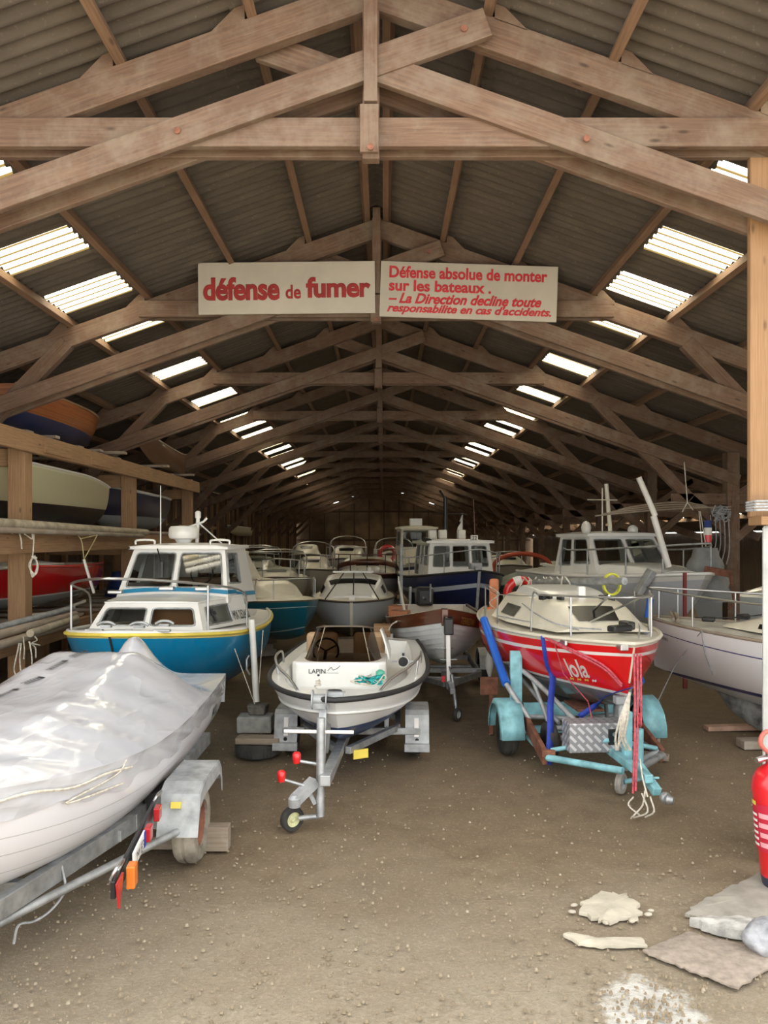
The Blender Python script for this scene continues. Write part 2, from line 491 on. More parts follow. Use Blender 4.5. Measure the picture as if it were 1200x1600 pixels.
cl=roof_side(-1,DL+.25,{3:SL_L}).build('ceiling',MT['sheet'],smooth=50)
tag(cl,'corrugated fibre cement roof, left slope','roof',kind='structure')
cr=roof_side(1,DR,{3:SL_R,9:slots(8.1)}).build('ceiling',MT['sheet'],smooth=50)
tag(cr,'corrugated fibre cement roof, right slope','roof',kind='structure')
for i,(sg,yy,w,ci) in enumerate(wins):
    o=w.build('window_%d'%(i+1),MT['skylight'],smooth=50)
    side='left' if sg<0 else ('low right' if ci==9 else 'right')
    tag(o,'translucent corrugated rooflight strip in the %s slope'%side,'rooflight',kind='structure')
rc=MB()
for sg in(-1,1):
    rc.poly([V(XC,Y0,7.03),V(XC+sg*.3,Y0,6.93),V(XC+sg*.3,Y1,6.93),V(XC,Y1,7.03)])
tag(rc.build('trim_1',MT['sheet']),'ridge capping along the roof apex','roof',kind='structure')

# ---- walls
def board_wall(mb, p0, p1, ztop0, ztop1, w=.28, gap=.008, t=.03):
    p0=Vector(p0); p1=Vector(p1); L=(p1-p0).length; d=(p1-p0)/L; n=Vector((-d.y,d.x,0)); k=int(L/w)
    for i in range(k):
        a=p0+d*(i*w+gap/2); b=p0+d*((i+1)*w-gap/2); f=(i+.5)/k
        zt=ztop0+(ztop1-ztop0)*f
        off=n*(.012*((i*7)%3))
        c=(a+b)/2+off; R=Matrix((d,n,Vector((0,0,1)))).transposed()
        mb.box(V(c.x,c.y,zt/2-.1),((b-a).length,t,zt+.2),R)
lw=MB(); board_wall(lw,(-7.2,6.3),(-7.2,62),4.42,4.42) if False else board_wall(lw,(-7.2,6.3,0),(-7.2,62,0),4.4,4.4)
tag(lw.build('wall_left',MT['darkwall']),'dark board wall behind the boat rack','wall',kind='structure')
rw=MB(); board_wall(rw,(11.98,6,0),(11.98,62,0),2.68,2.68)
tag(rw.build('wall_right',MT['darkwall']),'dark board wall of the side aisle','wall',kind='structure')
bw=MB()
x=-7.2
while x<11.95:
    x2=min(x+1.2,11.95); zt=min(roof_z(x-XC),roof_z(x2-XC))-.02 if (x-XC)*(x2-XC)>0 else roof_z(max(abs(x-XC),abs(x2-XC)))
    z=0
    while z<zt-.05:
        z2=min(z+2.3,zt)
        bw.box(V((x+x2)/2,62.05+.01*(int(x*3)%3),(z+z2)/2),(x2-x-.03,.03,z2-z-.03)); z=z2
    x=x2
bw.box(V(2.4,62.12,2.5),(19.3,.05,5.0))
tag(bw.build('wall_back',paint('brown_panel',(.20,.135,.085),.85,0,.22,.9)),'panelled brown end wall of the shed','wall',kind='structure')
bs=MB()
x=-7.2+1.2
while x<11.9:
    bs.box(V(x,61.97,roof_z(x-XC)/2-.05),(.09,.12,roof_z(x-XC)-.1)); x+=1.2
for z in (2.3,4.6): bs.box(V(0 if z>4 else 2.3,61.99,z),(9.5 if z>4 else 19,.08,.12))
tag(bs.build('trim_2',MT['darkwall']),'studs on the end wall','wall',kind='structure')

sd_=MB(); y=7.0
while y<61.5: sd_.box(V(-7.10,y,2.1),(.10,.11,4.2)); y+=1.12
for z in(1.1,2.9): sd_.box(V(-7.13,34,z),(.07,54,.12))
tag(sd_.build('trim_5',MT['rack']),'studs and rails on the inside of the left wall','wall',kind='structure')
# ---- front wall at the right of the opening
white=paint('flaking_white_masonry',(.42,.43,.42),.85,0,.08,5,.5)
fw=MB()
fw.prism([(2.905,5.90),(3.55,5.90),(3.55,6.14),(3.03,6.14)],-.1,2.60)
tag(fw.build('wall_front',white,bevel=.03),'flaking white masonry pier at the right of the doorway','wall',kind='structure')
fp=MB()
o=[(2.862,2.66),(3.6,2.66),(3.6,roof_z(3.7)-.30),(2.862,roof_z(2.962)-.30)]
fp.v=[(x,6.0,z) for x,z in o]+[(x,6.06,z) for x,z in o]
for f in ((0,1,2,3),(7,6,5,4),(0,4,5,1),(1,5,6,2),(2,6,7,3),(3,7,4,0)):
    fp.face(f,0,[(fp.v[i][2]*1.0,fp.v[i][0]+fp.v[i][1]) for i in f])
tag(fp.build('trim_3',MT['pine'],bevel=.01),'orange pine boarding above the white pier','wall',kind='structure')
lg=MB(); lg.box(V(3.24,5.97,2.63),(.72,.22,.07))
tag(lg.build('trim_4',MT['pine'],bevel=.008),'pine sill under the boarding','wall',kind='structure')
tw=MB()
for k in range(4): tw.tube(smooth_path([V(2.82,5.83,2.71+.022*k),V(2.825,5.98,2.71+.02*k),V(2.90,6.10,2.72+.02*k)],4),.010,6); tw.tube([V(2.82,5.83,2.71+.022*k),V(3.58,5.84,2.72+.02*k)],.010,6)
tag(tw.build('rope_wrap',MT['greyrope'],smooth=60),'dark rope wound round the top of the white pier under the pine board','rope')

# ---- roof trusses
ordn=['first','second','third','fourth','fifth','sixth','seventh','eighth','ninth','tenth','eleventh','twelfth','thirteenth']
def make_truss(label,left=True):
    t=thing('roof_truss',label,'truss',(XC,TY[0],0),0,'roof trusses')
    za=lambda d: 6.69-.355*d            # rafter axis
    zl=lambda d: 6.07-.355*d            # lower chord axis
    m=MT['truss']
    for s in(-1,1):
        dm=DL-.05 if s<0 else 11.8
        MB().bar((0 if s<0 else .03,0,za(0)),(s*dm,0,za(dm)),.10,.25).build('rafter',m,t,bevel=.008)
        f=MB(); f.bar((s*(-.88 if s<0 else .02),-.14 if s<0 else -.122,zl(-.88 if s<0 else .02)),(s*6.95,-.14 if s<0 else -.122,zl(6.95)),.06,.22)
        f.build('lower_chord',m,t,bevel=.006)
        f=MB(); f.bar((s*(.02 if s<0 else -.88),.122 if s<0 else .14,zl(.02 if s<0 else -.88)),(s*6.95,.122 if s<0 else .14,zl(6.95)),.06,.22)
        f.build('lower_chord',m,t,bevel=.006)
        MB().bar((s*4.2,0,za(4.2)-.05),(s*6.05,0,3.25),.12,.2).bar((s*6.05,0,3.25),(s*6.85,0,2.55),.12,.2).build('strut',m,t,bevel=.008)
        MB().box((s*6.85,0,(za(6.85)-.1)/2),(.24,.24,za(6.85)-.1)).build('post',m,t,bevel=.012)
        for d in PURS[s][:5]+([8.5,9.6,10.65] if s>0 else []):
            c=MB(); zz=za(d)+.13
            for yy in(-.05,.05):
                c.v += [(s*(d+.04),yy,zz-.02),(s*(d+.30),yy,zz-.02-.355*.26),(s*(d+.12),yy,zz+.07),(s*(d+.04),yy,zz+.10)]
            for fc in ((0,1,2,3),(7,6,5,4),(0,4,5,1),(1,5,6,2),(2,6,7,3),(3,7,4,0)): c.face(fc)
            c.build('purlin_cleat',m,t)
    for y in(-.082,.082):
        MB().bar((-3.2,y,5.58),(3.2,y,5.58),.06,.22).build('collar_tie',m,t,bevel=.006)
    MB().box((0,0,6.12),(.13,.09,1.42)).box((-.01,-.19,5.56),(.14,.04,.36)).build('king_post',m,t,bevel=.006)
    MB().box((.0,-.19,6.33),(.10,.04,1.14)).build('king_post_lath',m,t)
    # aisle side: tie and knee braces
    MB().box((8.65,0,3.25),(5.9,.12,.22)).build('aisle_tie',m,t,bevel=.008)
    MB().bar((6.9,0,2.45),(7.75,0,3.2),.1,.16).build('knee_brace',m,t,bevel=.006)
    MB().bar((6.9,0,3.3),(7.9,0,4.3-.355),.1,.14).build('knee_brace',m,t,bevel=.006)
    for x,y,z in ((-1.45,-.173,5.555),(1.62,-.173,5.495),(.70,-.173,6.32),(0,-.235,5.40)):
        MB().lathe([(0,-.012),(.026,-.012),(.026,0)],(x,y,z),(0,1,0),8).build('bolt',MT['rust'],t)
    return t
T=make_truss('first timber roof truss from the entrance, nearest the camera')
for k in range(1,13):
    dup(T,(XC,TY[k],0),label={1:'second timber roof truss from the entrance, the one carrying both red-lettered signs'}.get(k,'%s timber roof truss from the entrance'%ordn[k]))

# ---- purlins (rest on the rafters)
def purlin(d,sgn,ordl):
    z=roof_z(d)-.024-.065
    o=MB().box((XC+sgn*d,(Y0+Y1)/2,z),(.075,Y1-Y0-.1,.12),Matrix.Rotation(sgn*math.atan(.355),3,'Y')).build('roof_purlin',MT['purlin'],bevel=.004)
    tag(o,'long purlin running into the shed, %s from the ridge on the %s slope'%(ordl,'left' if sgn<0 else 'right'),'purlin','roof purlins')
for sgn in(-1,1):
    for i,d in enumerate([.14]+PURS[sgn]+([7.4,8.5,9.6,10.65] if sgn>0 else [])):
        purlin(d,sgn,(ordn+['fourteenth'])[i])

# ---- the two signs on the second truss
def sign_panel(label,x0,x1,z0,z1,tilt):
    t=thing('sign_board',label,'sign',((x0+x1)/2,TY[1]-.235,(z0+z1)/2)); t.rotation_euler=(0,tilt,0)
    m=paint('cream_sign_paint',(.47,.43,.35),.6,0,.06,1.5)
    MB().box((0,0,0),(x1-x0,.025,z1-z0)).build('board',m,t,bevel=.004)
    return t
SF=(10.44-.25)/1200
def sx(px): return (px-600)*SF
def sz(py): return EYE+(840-py)*SF
# left sign leans a little anticlockwise, the right one clockwise
s1=sign_panel('cream sign reading défense de fumer in red, left of the king post',sx(309.5),sx(586),sz(490),sz(409),math.radians(-.6))
def sign_text(t,s,px0,px1,py0,py1,cx,cy,bold,mat,shear=0,tilt=0,sp=1.0):
    w=(px1-px0)*SF; h=(py1-py0)*SF
    o=text_mesh('lettering',s,mat,t,w,(((px0+px1)/2-cx)*SF,-.0135,-((py0+py1)/2-cy)*SF),(PI/2,0,0),h,bold,shear,.002,spacing=sp)
    return o
sign_text(s1,'défense',317,437,432,469,447.7,449.5,.05,MT['text_red'],sp=.97)
sign_text(s1,'de',446,470,445,467,447.7,449.5,.035,MT['text_red'])
sign_text(s1,'fumer',478,579,433,466,447.7,449.5,.05,MT['text_red'],sp=.97)
s2=sign_panel('cream sign with four lines of red lettering, right of the king post',sx(594),sx(871),sz(498.5),sz(412),math.radians(1.9))
R2=MT['text_red_bright']=paint('bright_red_lettering',(.52,.028,.035),.6,0,.08,6)
sign_text(s2,'Défense absolue de monter',608,855,418.5,437.5,733,455,.04,R2)
sign_text(s2,'sur les bateaux .',608,768,440,458,733,455,.04,R2)
sign_text(s2,'– La Direction decline toute',608,847,460.5,477,733,455,.045,R2,.35)
sign_text(s2,"responsabilite en cas d'accidents.",606,863,477,494.5,733,455,.045,R2,.35)
# ================================================================ BOAT BUILDING TOOLS
def lerp(a,b,t): return a+(b-a)*t
class Hull:
    """bow towards local -Y, height above the ground as Z"""
    def __init__(s,L,B,zs,zk,tw=.85,tm=.42,pb=2.2,sb=.15,ss=0,kr=.45,tk=.45,nm=2.3,nb=1.25,rake=.35,tr=.1,pk=2.2,pe=.85):
        s.__dict__.update(L=L,B=B,zs=zs,zk=zk,tw=tw,tm=tm,pb=pb,sb=sb,ss=ss,kr=kr,tk=tk,nm=nm,nb=nb,rake=rake,tr=tr,pk=pk,pe=pe)
    def plan(s,t):
        if t>s.tm:
            q=(t-s.tm)/(1-s.tm); return max(0,1-q**s.pb)**s.pe
        q=(s.tm-t)/s.tm; return s.tw+(1-s.tw)*(1-q*q)
    def half(s,t): return s.B/2*s.plan(t)
    def sheer(s,t): return s.zs+s.sb*max(0,(t-.35)/.65)**2+s.ss*max(0,(.35-t)/.35)**2
    def keel(s,t):
        k=s.zk; q=max(0,(t-s.tk)/(1-s.tk)); return k+(s.sheer(1)-k)*s.kr*q**s.pk
    def P(s,t,u,sd=1,off=0):
        h=s.half(t); zs=s.sheer(t); zk=s.keel(t)
        n=lerp(s.nm,s.nb,t*t); f=(1-(1-u)**n)**(1/n) if u<1 else 1
        y=s.L/2-s.L*t+s.rake*(1-u)*t**5-s.tr*(1-u)*(1-t)**5
        p=V(sd*h*f,y,zk+(zs-zk)*u)
        if off:
            e=.01; a=s.P(min(1,t+e),u,sd)-s.P(t-e,u,sd); b=s.P(t,min(1,u+e),sd)-s.P(t,u-e,sd)
            nn=a.cross(b)
            if nn.length>1e-9:
                nn.normalize()
                if nn.x*sd<0: nn=-nn
                p=p+nn*off
        return p
    def us(s,k=14): return [ (i/k)**1.8 for i in range(k+1)]
    def ts(s,k=26): return [ 1-(1-i/k)**1.35 for i in range(k+1)]
    def shell(s,nt=26,nu=14):
        mb=MB(); us=s.us(nu); ts=s.ts(nt); rows=[];uv=[]
        for t in ts:
            rows.append([s.P(t,u,-1) for u in us[::-1]]+[s.P(t,u,1) for u in us[1:]])
            uv.append([(t,u) for u in us[::-1]]+[(t,u) for u in us[1:]])
        mb.grid(rows,uvs=uv,flip=True)
        r=[[s.P(0,u,-1),V(0,s.P(0,u).y,s.P(0,u).z),s.P(0,u,1)] for u in us]
        mb.grid(r,uvs=[[(0,u)]*3 for u in us])
        return mb
    def deck(s,t0=0,t1=1,camber=.06,drop=.0,well=None,nt=26,nx=12):
        """well=(t0,t1,frac): opening"""
        mb=MB(); rows=[]; ts=[lerp(t0,t1,1-(1-i/nt)**1.35) for i in range(nt+1)]
        fr=[-1+2*j/nx for j in range(nx+1)]
        if well:
            w=well[2]; fr=sorted(set([f for f in fr if abs(abs(f)-w)>.06]+[-w,w]))
            ts=sorted(set(ts+[well[0],well[1]]))
        for t in ts: rows.append([s.deckp(t,f,camber,drop) for f in fr])
        sk=None
        if well:
            sk=lambda i,j: well[0]<=(ts[i]+ts[i+1])/2<=well[1] and abs((fr[j]+fr[j+1])/2)<well[2]
        mb.grid(rows,skip=sk,uvs=[[(p.y,p.x) for p in r] for r in rows],flip=True)
        return mb
    def deckp(s,t,f,camber=.06,drop=0,up=0):
        h=s.half(t); p=s.P(t,1)
        return V(f*h,p.y,s.sheer(t)-drop+camber*h*(1-f*f)+up)
    def well(s,t0,t1,w,zf,k=10,camber=.06,drop=0,w1=None):
        """sides and floor of a cockpit"""
        mb=MB(); ts=[lerp(t0,t1,i/k) for i in range(k+1)]
        def fh(t):
            u=max(.02,(zf-s.keel(t))/(s.sheer(t)-s.keel(t))); return min((w-.06)*s.half(t),.84*s.P(t,u).x-.01)
        for sd in(-1,1):
            mb.grid([[s.deckp(t,sd*w,camber,drop), V(sd*fh(t),s.P(t,1).y,zf)] for t in ts],flip=(sd<0))
        mb.grid([[V(-fh(t),s.P(t,1).y,zf),V(0,s.P(t,1).y,zf),V(fh(t),s.P(t,1).y,zf)] for t in ts],flip=True)
        for t in(t0,t1):
            fr=[-w,-w/2,0,w/2,w]
            mb.grid([[s.deckp(t,f,camber,drop) for f in fr],[V(f/w*fh(t),s.P(t,1).y,zf) for f in fr]])
        return mb
    def inner(s,u0=.25,inset=.05,nt=22):
        """inside of an open boat with its sole"""
        mb=MB(); us=[u0+(1-u0)*i/6 for i in range(7)]; ts=[.012+.976*q for q in s.ts(nt)]
        def I(t,u,sd):
            p=s.P(t,u,sd); x=max(0,abs(p.x)-inset); return V(sd*x,p.y,p.z)
        for sd in(-1,1):
            mb.grid([[I(t,u,sd) for u in us] for t in ts],flip=(sd>0),uvs=[[(s.L*t,u) for u in us] for t in ts])
        mb.grid([[I(t,u0,-1),V(0,s.P(t,u0).y,s.P(t,u0).z),I(t,u0,1)] for t in ts],uvs=[[(s.L*t,x) for x in(0,.5,1)] for t in ts],flip=True)
        mb.grid([[I(.012,u,-1),V(0,I(.012,u,1).y,I(.012,u,1).z),I(.012,u,1)] for u in us])
        return mb
    def line(s,u=1,t0=0,t1=1,k=30,off=0,up=0):
        """both sides round the bow"""
        ts=[lerp(t0,t1,1-(1-i/k)**1.5) for i in range(k+1)]
        a=[s.P(t,u,-1)+V(-off,0,up) for t in ts]; b=[s.P(t,u,1)+V(off,0,up) for t in ts]
        if t1>=1: a[-1]=V(0,s.P(1,u).y-off,s.P(1,u).z+up); b=b[:-1]
        return a+b[::-1]
    def rub(s,r=.03,u=1,off=.01,up=0,flat=1.0,t0=0):
        return MB().tube(s.line(u,off=off,up=up,t0=t0),r,8,flat=flat)
    def rail(s,t0,h,inset=.9,posts=(),r=.013,tip=.02,t1=1.0,dip=0,k=18,up=0):
        """tube pulpit from t0 round the bow, with its stanchions"""
        mb=MB()
        def q(t,sd,z): p=s.P(t,1); return V(sd*s.half(t)*inset,p.y,s.sheer(t)+z)
        ts=[lerp(t0,t1-.035,1-(1-i/k)**1.6) for i in range(k+1)]
        tip_p=V(0,s.P(t1,1).y-tip,s.sheer(t1)+h+up)
        path=[q(t0,-1,.02+dip)]+[q(t,-1,h+up*t) for t in ts]+[tip_p]+[q(t,1,h+up*t) for t in ts[::-1]]+[q(t0,1,.02+dip)]
        path[0]=q(t0-.01,-1,dip+.02); path[-1]=q(t0-.01,1,dip+.02)
        mb.tube(smooth_path(path,3),r,8)
        for t in posts:
            for sd in(-1,1): mb.tube([q(t,sd,.02),q(t,sd,h+up*t)],r*.9,8)
        return mb
    def text(s,body,mat,parent,t,u,sd,width,height,bold=.0,shear=0,dirn=None,name='lettering',slant=0,off=.006):
        """lettering laid on the side of the hull"""
        o=text_mesh(name,body,mat,None,width,(0,0,0),(0,0,0),height,bold,shear,0)
        H=s.sheer(t)-s.keel(t)
        d=dirn if dirn is not None else sd
        for v in o.data.vertices:
            # viewed from outside, reading left to right: on the -x side y falls (towards the bow) to the right
            tt=t+(v.co.x/s.L)*(1 if sd<0 else -1)
            uu=u+(v.co.y+slant*v.co.x)/H
            v.co=s.P(min(tt,.995),max(.02,min(uu,.995)),sd,off)
        if sd>0 or True: o.data.flip_normals() if False else None
        o.parent=parent; return o

class Trunk:
    """rounded coachroof: stations (y, half width at foot, half width at top, z foot, z top)"""
    def __init__(s,st,n=3.2,top=.35): s.st=st; s.n=n; s.top=top
    def at(s,a):
        k=a*(len(s.st)-1); i=min(int(k),len(s.st)-2); f=k-i
        return [lerp(x,y,f) for x,y in zip(s.st[i],s.st[i+1])]
    def S(s,a,b,off=0):
        """b from -1 (foot left) over the top to +1 (foot right)"""
        y,w0,w1,z0,z1=s.at(a)
        def q(b):
            ab=abs(b); sg=1 if b>=0 else -1
            k=1-s.top if False else .42      # share of b used by each side wall
            if ab>1-k:
                f=(1-ab)/k; x=lerp(w0,w1,f); z=lerp(z0,z1-(z1-z0)*.16,f)
            else:
                g=ab/(1-k); x=w1*g; z=z1-(z1-z0)*.16*g**s.n
            return V(sg*x,y,z)
        p=q(b)
        if off:
            db=q(min(1,b+.003))-q(max(-1,b-.003))
            da=s.S(min(1,a+.003),b)-s.S(max(0,a-.003),b)
            nn=db.cross(da)
            if nn.length>0:
                nn.normalize()
                if nn.z<0 and abs(nn.z)>.2 or (abs(nn.z)<=.2 and nn.x*b<0): nn=-nn
                p=p+nn*off
        return p
    def shell(s,na=None,nb=28):
        na=na or (len(s.st)-1)*4; mb=MB()
        mb.grid([[s.S(i/na,-1+2*j/nb) for j in range(nb+1)] for i in range(na+1)],flip=False)
        for a in(0,1):
            r=[s.S(a,-1+2*j/nb) for j in range(nb+1)]; base=[V(p.x,p.y,s.at(a)[3]) for p in r]
            mb.grid([r,base],flip=(a==0))
        return mb
    def patch(s,a0,a1,b0,b1,off=.013,n=14):
        mb=MB(); mb.grid([[s.S(lerp(a0,a1,i/n),lerp(b0,b1,j/n),off) for j in range(n+1)] for i in range(n+1)]); return mb

def Q(q,u,v): 
    bl,br,tr,tl=q
    return (bl*(1-u)+br*u)*(1-v)+(tl*(1-u)+tr*u)*v
def cabin(root,name,mat,bot,top,wins,glass,frame,thick=.035,roofname='cabin_roof',roof=None,roofmat=None,open_back=False,rnd=True):
    """bot/top: corners [FL,FR,BR,BL]; wins: {'front':[(u0,u1,v0,v1)..],'right':..,'left':..,'back':..}"""
    FL,FR,BR,BL=[Vector(p) for p in bot]; fl,fr,br,bl_=[Vector(p) for p in top]
    quads={'front':(FL,FR,fr,fl),'right':(FR,BR,br,fr),'back':(BR,BL,bl_,br),'left':(BL,FL,fl,bl_)}
    mb=MB(); panes=[]
    for k,q in quads.items():
        if k=='back' and open_back: continue
        ws=wins.get(k,[])
        us=sorted(set([0,1]+[w[0] for w in ws]+[w[1] for w in ws])); vs=sorted(set([0,1]+[w[2] for w in ws]+[w[3] for w in ws]))
        for i in range(len(us)-1):
            for j in range(len(vs)-1):
                uc=(us[i]+us[i+1])/2; vc=(vs[j]+vs[j+1])/2
                if any(w[0]<uc<w[1] and w[2]<vc<w[3] for w in ws): continue
                mb.poly([Q(q,us[i],vs[j]),Q(q,us[i+1],vs[j]),Q(q,us[i+1],vs[j+1]),Q(q,us[i],vs[j+1])])
        for w in ws: panes.append((q,w))
    body=mb.build(name,mat,root)
    md=body.modifiers.new('weld','WELD'); md.merge_threshold=.001
    md=body.modifiers.new('thickness','SOLIDIFY'); md.thickness=thick; md.offset=-1
    for q,w in panes:
        u0,u1,v0,v1=w; nn=(q[1]-q[0]).cross(q[3]-q[0]).normalized()*.004
        c=[Q(q,u0,v0),Q(q,u1,v0),Q(q,u1,v1),Q(q,u0,v1)]
        p=MB(); 
        p.poly([x-nn*2 for x in c],0)
        # rounded rubber / metal surround
        path=[]
        for i in range(4):
            a,b,d=c[i-1],c[i],c[(i+1)%4]; rr=min(.05,(a-b).length*.25,(d-b).length*.25)
            a1=b+(a-b).normalized()*rr; d1=b+(d-b).normalized()*rr
            for f in(0,.33,.66,1): path.append((a1*(1-f)+b*f)*(1-f)+(b*(1-f)+d1*f)*f+nn)
        p.tube(path,.012,6,1,closed=True)
        p.build('window',[glass,frame],body,smooth=50)
    if roof:
        ov,th,cam=roof
        c=[fl,fr,br,bl_]; cen=sum(c,V(0,0,0))/4
        e=[V(p.x+(ov if p.x>cen.x else -ov),p.y+(ov if p.y>cen.y else -ov),p.z) for p in c]
        r=MB(); n=8
        def R(i,j,z): 
            u=i/n;v=j/n; p=(e[0]*(1-u)+e[1]*u)*(1-v)+(e[3]*(1-u)+e[2]*u)*v
            k=(1-(2*u-1)**2)**.7*(1-(2*v-1)**4)**.8 if 0<u<1 and 0<v<1 else 0
            return V(p.x,p.y,p.z+z+(cam*k if z>0 else 0))
        r.grid([[R(i,j,th) for j in range(n+1)] for i in range(n+1)])
        r.grid([[R(i,j,0) for j in range(n+1)] for i in range(n+1)],flip=True)
        for i in range(n):
            r.poly([R(i,0,0),R(i+1,0,0),R(i+1,0,th),R(i,0,th)]); r.poly([R(i+1,n,0),R(i,n,0),R(i,n,th),R(i+1,n,th)])
            r.poly([R(0,i+1,0),R(0,i,0),R(0,i,th),R(0,i+1,th)]); r.poly([R(n,i,0),R(n,i+1,0),R(n,i+1,th),R(n,i,th)])
        ro=r.build(roofname,roofmat or mat,root,smooth=40)
        md=ro.modifiers.new('weld','WELD'); md.merge_threshold=.001
        md=ro.modifiers.new('bevel','BEVEL'); md.width=.015; md.segments=2; md.limit_method='ANGLE'; md.angle_limit=math.radians(40)
    return body

def wheel(parent,c,r,w,name='wheel',axis=(1,0,0),rim=None,tyre=None):
    """road wheel: tyre part with its rim as a sub-part"""
    c=Vector(c); a=Vector(axis)
    t=MB(); t.lathe([(r*.60,-w/2),(r*.90,-w/2),(r*.98,-w*.36),(r,-w*.2),(r,-w*.07),(r*.97,-w*.06),(r*.97,w*.06),(r,w*.07),(r,w*.2),(r*.98,w*.36),(r*.90,w/2),(r*.60,w/2),(r*.60,-w/2)],c,a,28)
    ty=t.build(name,tyre or MT['tyre'],parent,smooth=35)
    m=MB(); m.lathe([(0,-w*.30),(r*.18,-w*.34),(r*.30,-w*.18),(r*.55,-w*.22),(r*.62,-w*.42),(r*.62,w*.42),(r*.55,w*.22),(r*.30,w*.18),(r*.18,w*.36),(0,w*.32)],c,a,20)
    m.build('rim',rim or MT['galvdull'],ty,smooth=40)
    return ty
def blocks(root,pts):
    pass
def keel_blocks(label,loc,rz,z,size=(.5,.25),group='timber blocks under the boats'):
    """stacked baulks that carry a keel"""
    n=max(1,round(z/.16)); h=z/n
    t=thing('timber_cribbing',label,'support',loc,rz,None)
    for i in range(n):
        MB().box((0,0,h*(i+.5)),(size[0],size[1],h-.004) if i%2==0 else (size[1],size[0],h-.004)).build('baulk',MT['oldplank'],t,bevel=.008)
    return t
# ================================================================ THE BIG BOATS IN FRONT
# ---------------------------------------------------- white speedboat
SBX,SBY,SBR=-.385,9.20,math.radians(-1.5)
sb=thing('speedboat','small white open speedboat with smoked windscreen and navy blue bottom, on the central trailer','boat',(SBX,SBY,0),SBR)
H=Hull(4.5,1.80,.97,.30,tw=.9,tm=.40,pb=3.0,sb=.06,kr=.40,tk=.35,nm=1.75,nb=1.3,rake=.40,pk=2.4,pe=.66)
H.shell().build('hull',hull_mat('speedboat_hull',[(.60,.625,(.55,.56,.56)),(.965,1.1,(.78,.78,.75))],(.74,.76,.77),wl=.70,wlcol=(.012,.055,.19)),sb,smooth=40)
W=(.06,.90,.80)
H.deck(well=W,camber=.07).build('deck',MT['gelwhite'],sb,smooth=40)
H.well(*W,.81,camber=.07).build('cockpit',MT['gelwhite'],sb,smooth=40)
H.rub(.028,off=.012).build('rub_rail',MT['black'],sb,smooth=60)
H.rub(.012,u=.66,off=.012).build('spray_rail',MT['gelwhite'],sb,smooth=60)
# bow cushion well and lip
MB().box((0,-1.72,.90),(.36,.10,.05)).build('bow_step',MT['gelwhite'],sb,bevel=.02)
f=MB(); f.tube(smooth_path([V(-.10,-1.98,1.035),V(-.08,-1.99,1.06),V(.02,-1.99,1.06),V(.04,-1.98,1.035)],4),.014,8); f.build('bow_fairlead',MT['blackplastic'],sb,smooth=60)
# console with windscreen
C=MB(); 
C.prism([(-.66,-.42),(-.60,-.50),(.34,-.50),(.42,-.42),(.42,.25),(-.66,.25)],.70,1.085)
con=C.build('console',MT['gelwhite'],sb,bevel=.03)
text_mesh('lettering','LAPIN',MT['text_dark'],con,.19,(-.36,-.503,.985),(PI/2,0,0),None,.01)
mk=MB(); mk.tube(smooth_path([V(-.24,-.504,.99),V(-.20,-.504,1.03),V(-.18,-.504,1.0),V(-.13,-.504,1.02),V(-.10,-.504,1.05)],4),.003,5); mk.sphere((-.345,-.504,.94),.016,8,sc=(1,.2,.8)); mk.tube([V(-.30,-.504,.965),V(-.12,-.504,.965)],.002,5)
mk.build('rabbit_mark',MT['text_dark'],con)
MT['smoked_edge']=paint('smoked_edge',(.10,.075,.05),.3); ws=MB(); rows=[]
for j in range(7):
    v=j/6; row=[]
    for i in range(17):
        a=-1+2*i/16; w=lerp(.45,.34,v)
        x=-.09+w*(abs(a)**.8)*(1 if a>0 else -1); y=-.46+.28*v+.30*abs(a)**6*lerp(1,.9,v)
        row.append(V(x,y,1.075+.385*v-.05*v*abs(a)**4))
    rows.append(row)
ws.grid(rows); wso=ws.build('windscreen',MT['smoked'],sb,smooth=60)
fr=MB(); fr.tube(rows[0],.016,6); wf=fr.build('windscreen_base',paint('brown_rubber',(.10,.055,.03),.6),wso,smooth=60)
fr=MB(); fr.tube(rows[-1],.012,6); fr.build('windscreen_trim',MT['smoked_edge'],wso,smooth=60)
# moulded shell on the starboard side of the screen
sh=MB(); n=10
sh.grid([[V(.36+.10*math.sin(PI*.5*(1-i/n))*-1+.10,lerp(-.34,.5,j/n)+.10*(i/n),1.08+(.36-.10*(j/n)**2)*(1-(i/n)**2.2)) for j in range(n+1)] for i in range(n+1)],flip=True)
sh.build('screen_pod',MT['gelwhite'],sb,smooth=60,solid=.02)
for x in(-.42,.18):
    s=MB().box((x,.62,.98),(.40,.14,.62)).box((x,.42,.80),(.42,.42,.18)); s.build('helm_seat',MT['seat'],sb,bevel=.05)
swm=MB(); c=V(-.30,-.12,1.16)
swm.tube([c+V(.15*math.cos(a),.05*math.sin(a),.14*math.sin(a)) for a in [2*PI*i/20 for i in range(20)]],.013,6,closed=True)
for a in(.5,2.6,4.7): swm.tube([c,c+V(.15*math.cos(a),.05*math.sin(a),.14*math.sin(a))],.010,6)
swm.tube([c,c+V(0,-.2,-.1)],.02,6)
swm.build('steering_wheel',MT['blackplastic'],sb,smooth=60)
# bow rails
for sd in(-1,1):
    r=MB(); q=lambda t,z,ins=.90: V(sd*H.half(t)*ins,H.P(t,1).y,H.sheer(t)+z)
    path=[q(.91,.02,.82),q(.87,.11,.86),q(.80,.17,.92),q(.70,.20,.93),q(.60,.20,.93),q(.52,.17,.92),q(.49,.03,.92)]
    r.tube(smooth_path(path,5),.014,8); 
    for t in(.68,): r.tube([q(t,.02),q(t,.20,.93)],.012,8)
    r.build('bow_rail',MT['chrome'],sb,smooth=60)
H.text('▪▪',MT['text_dark'],sb,.78,.86,1,.05,.03) if False else None
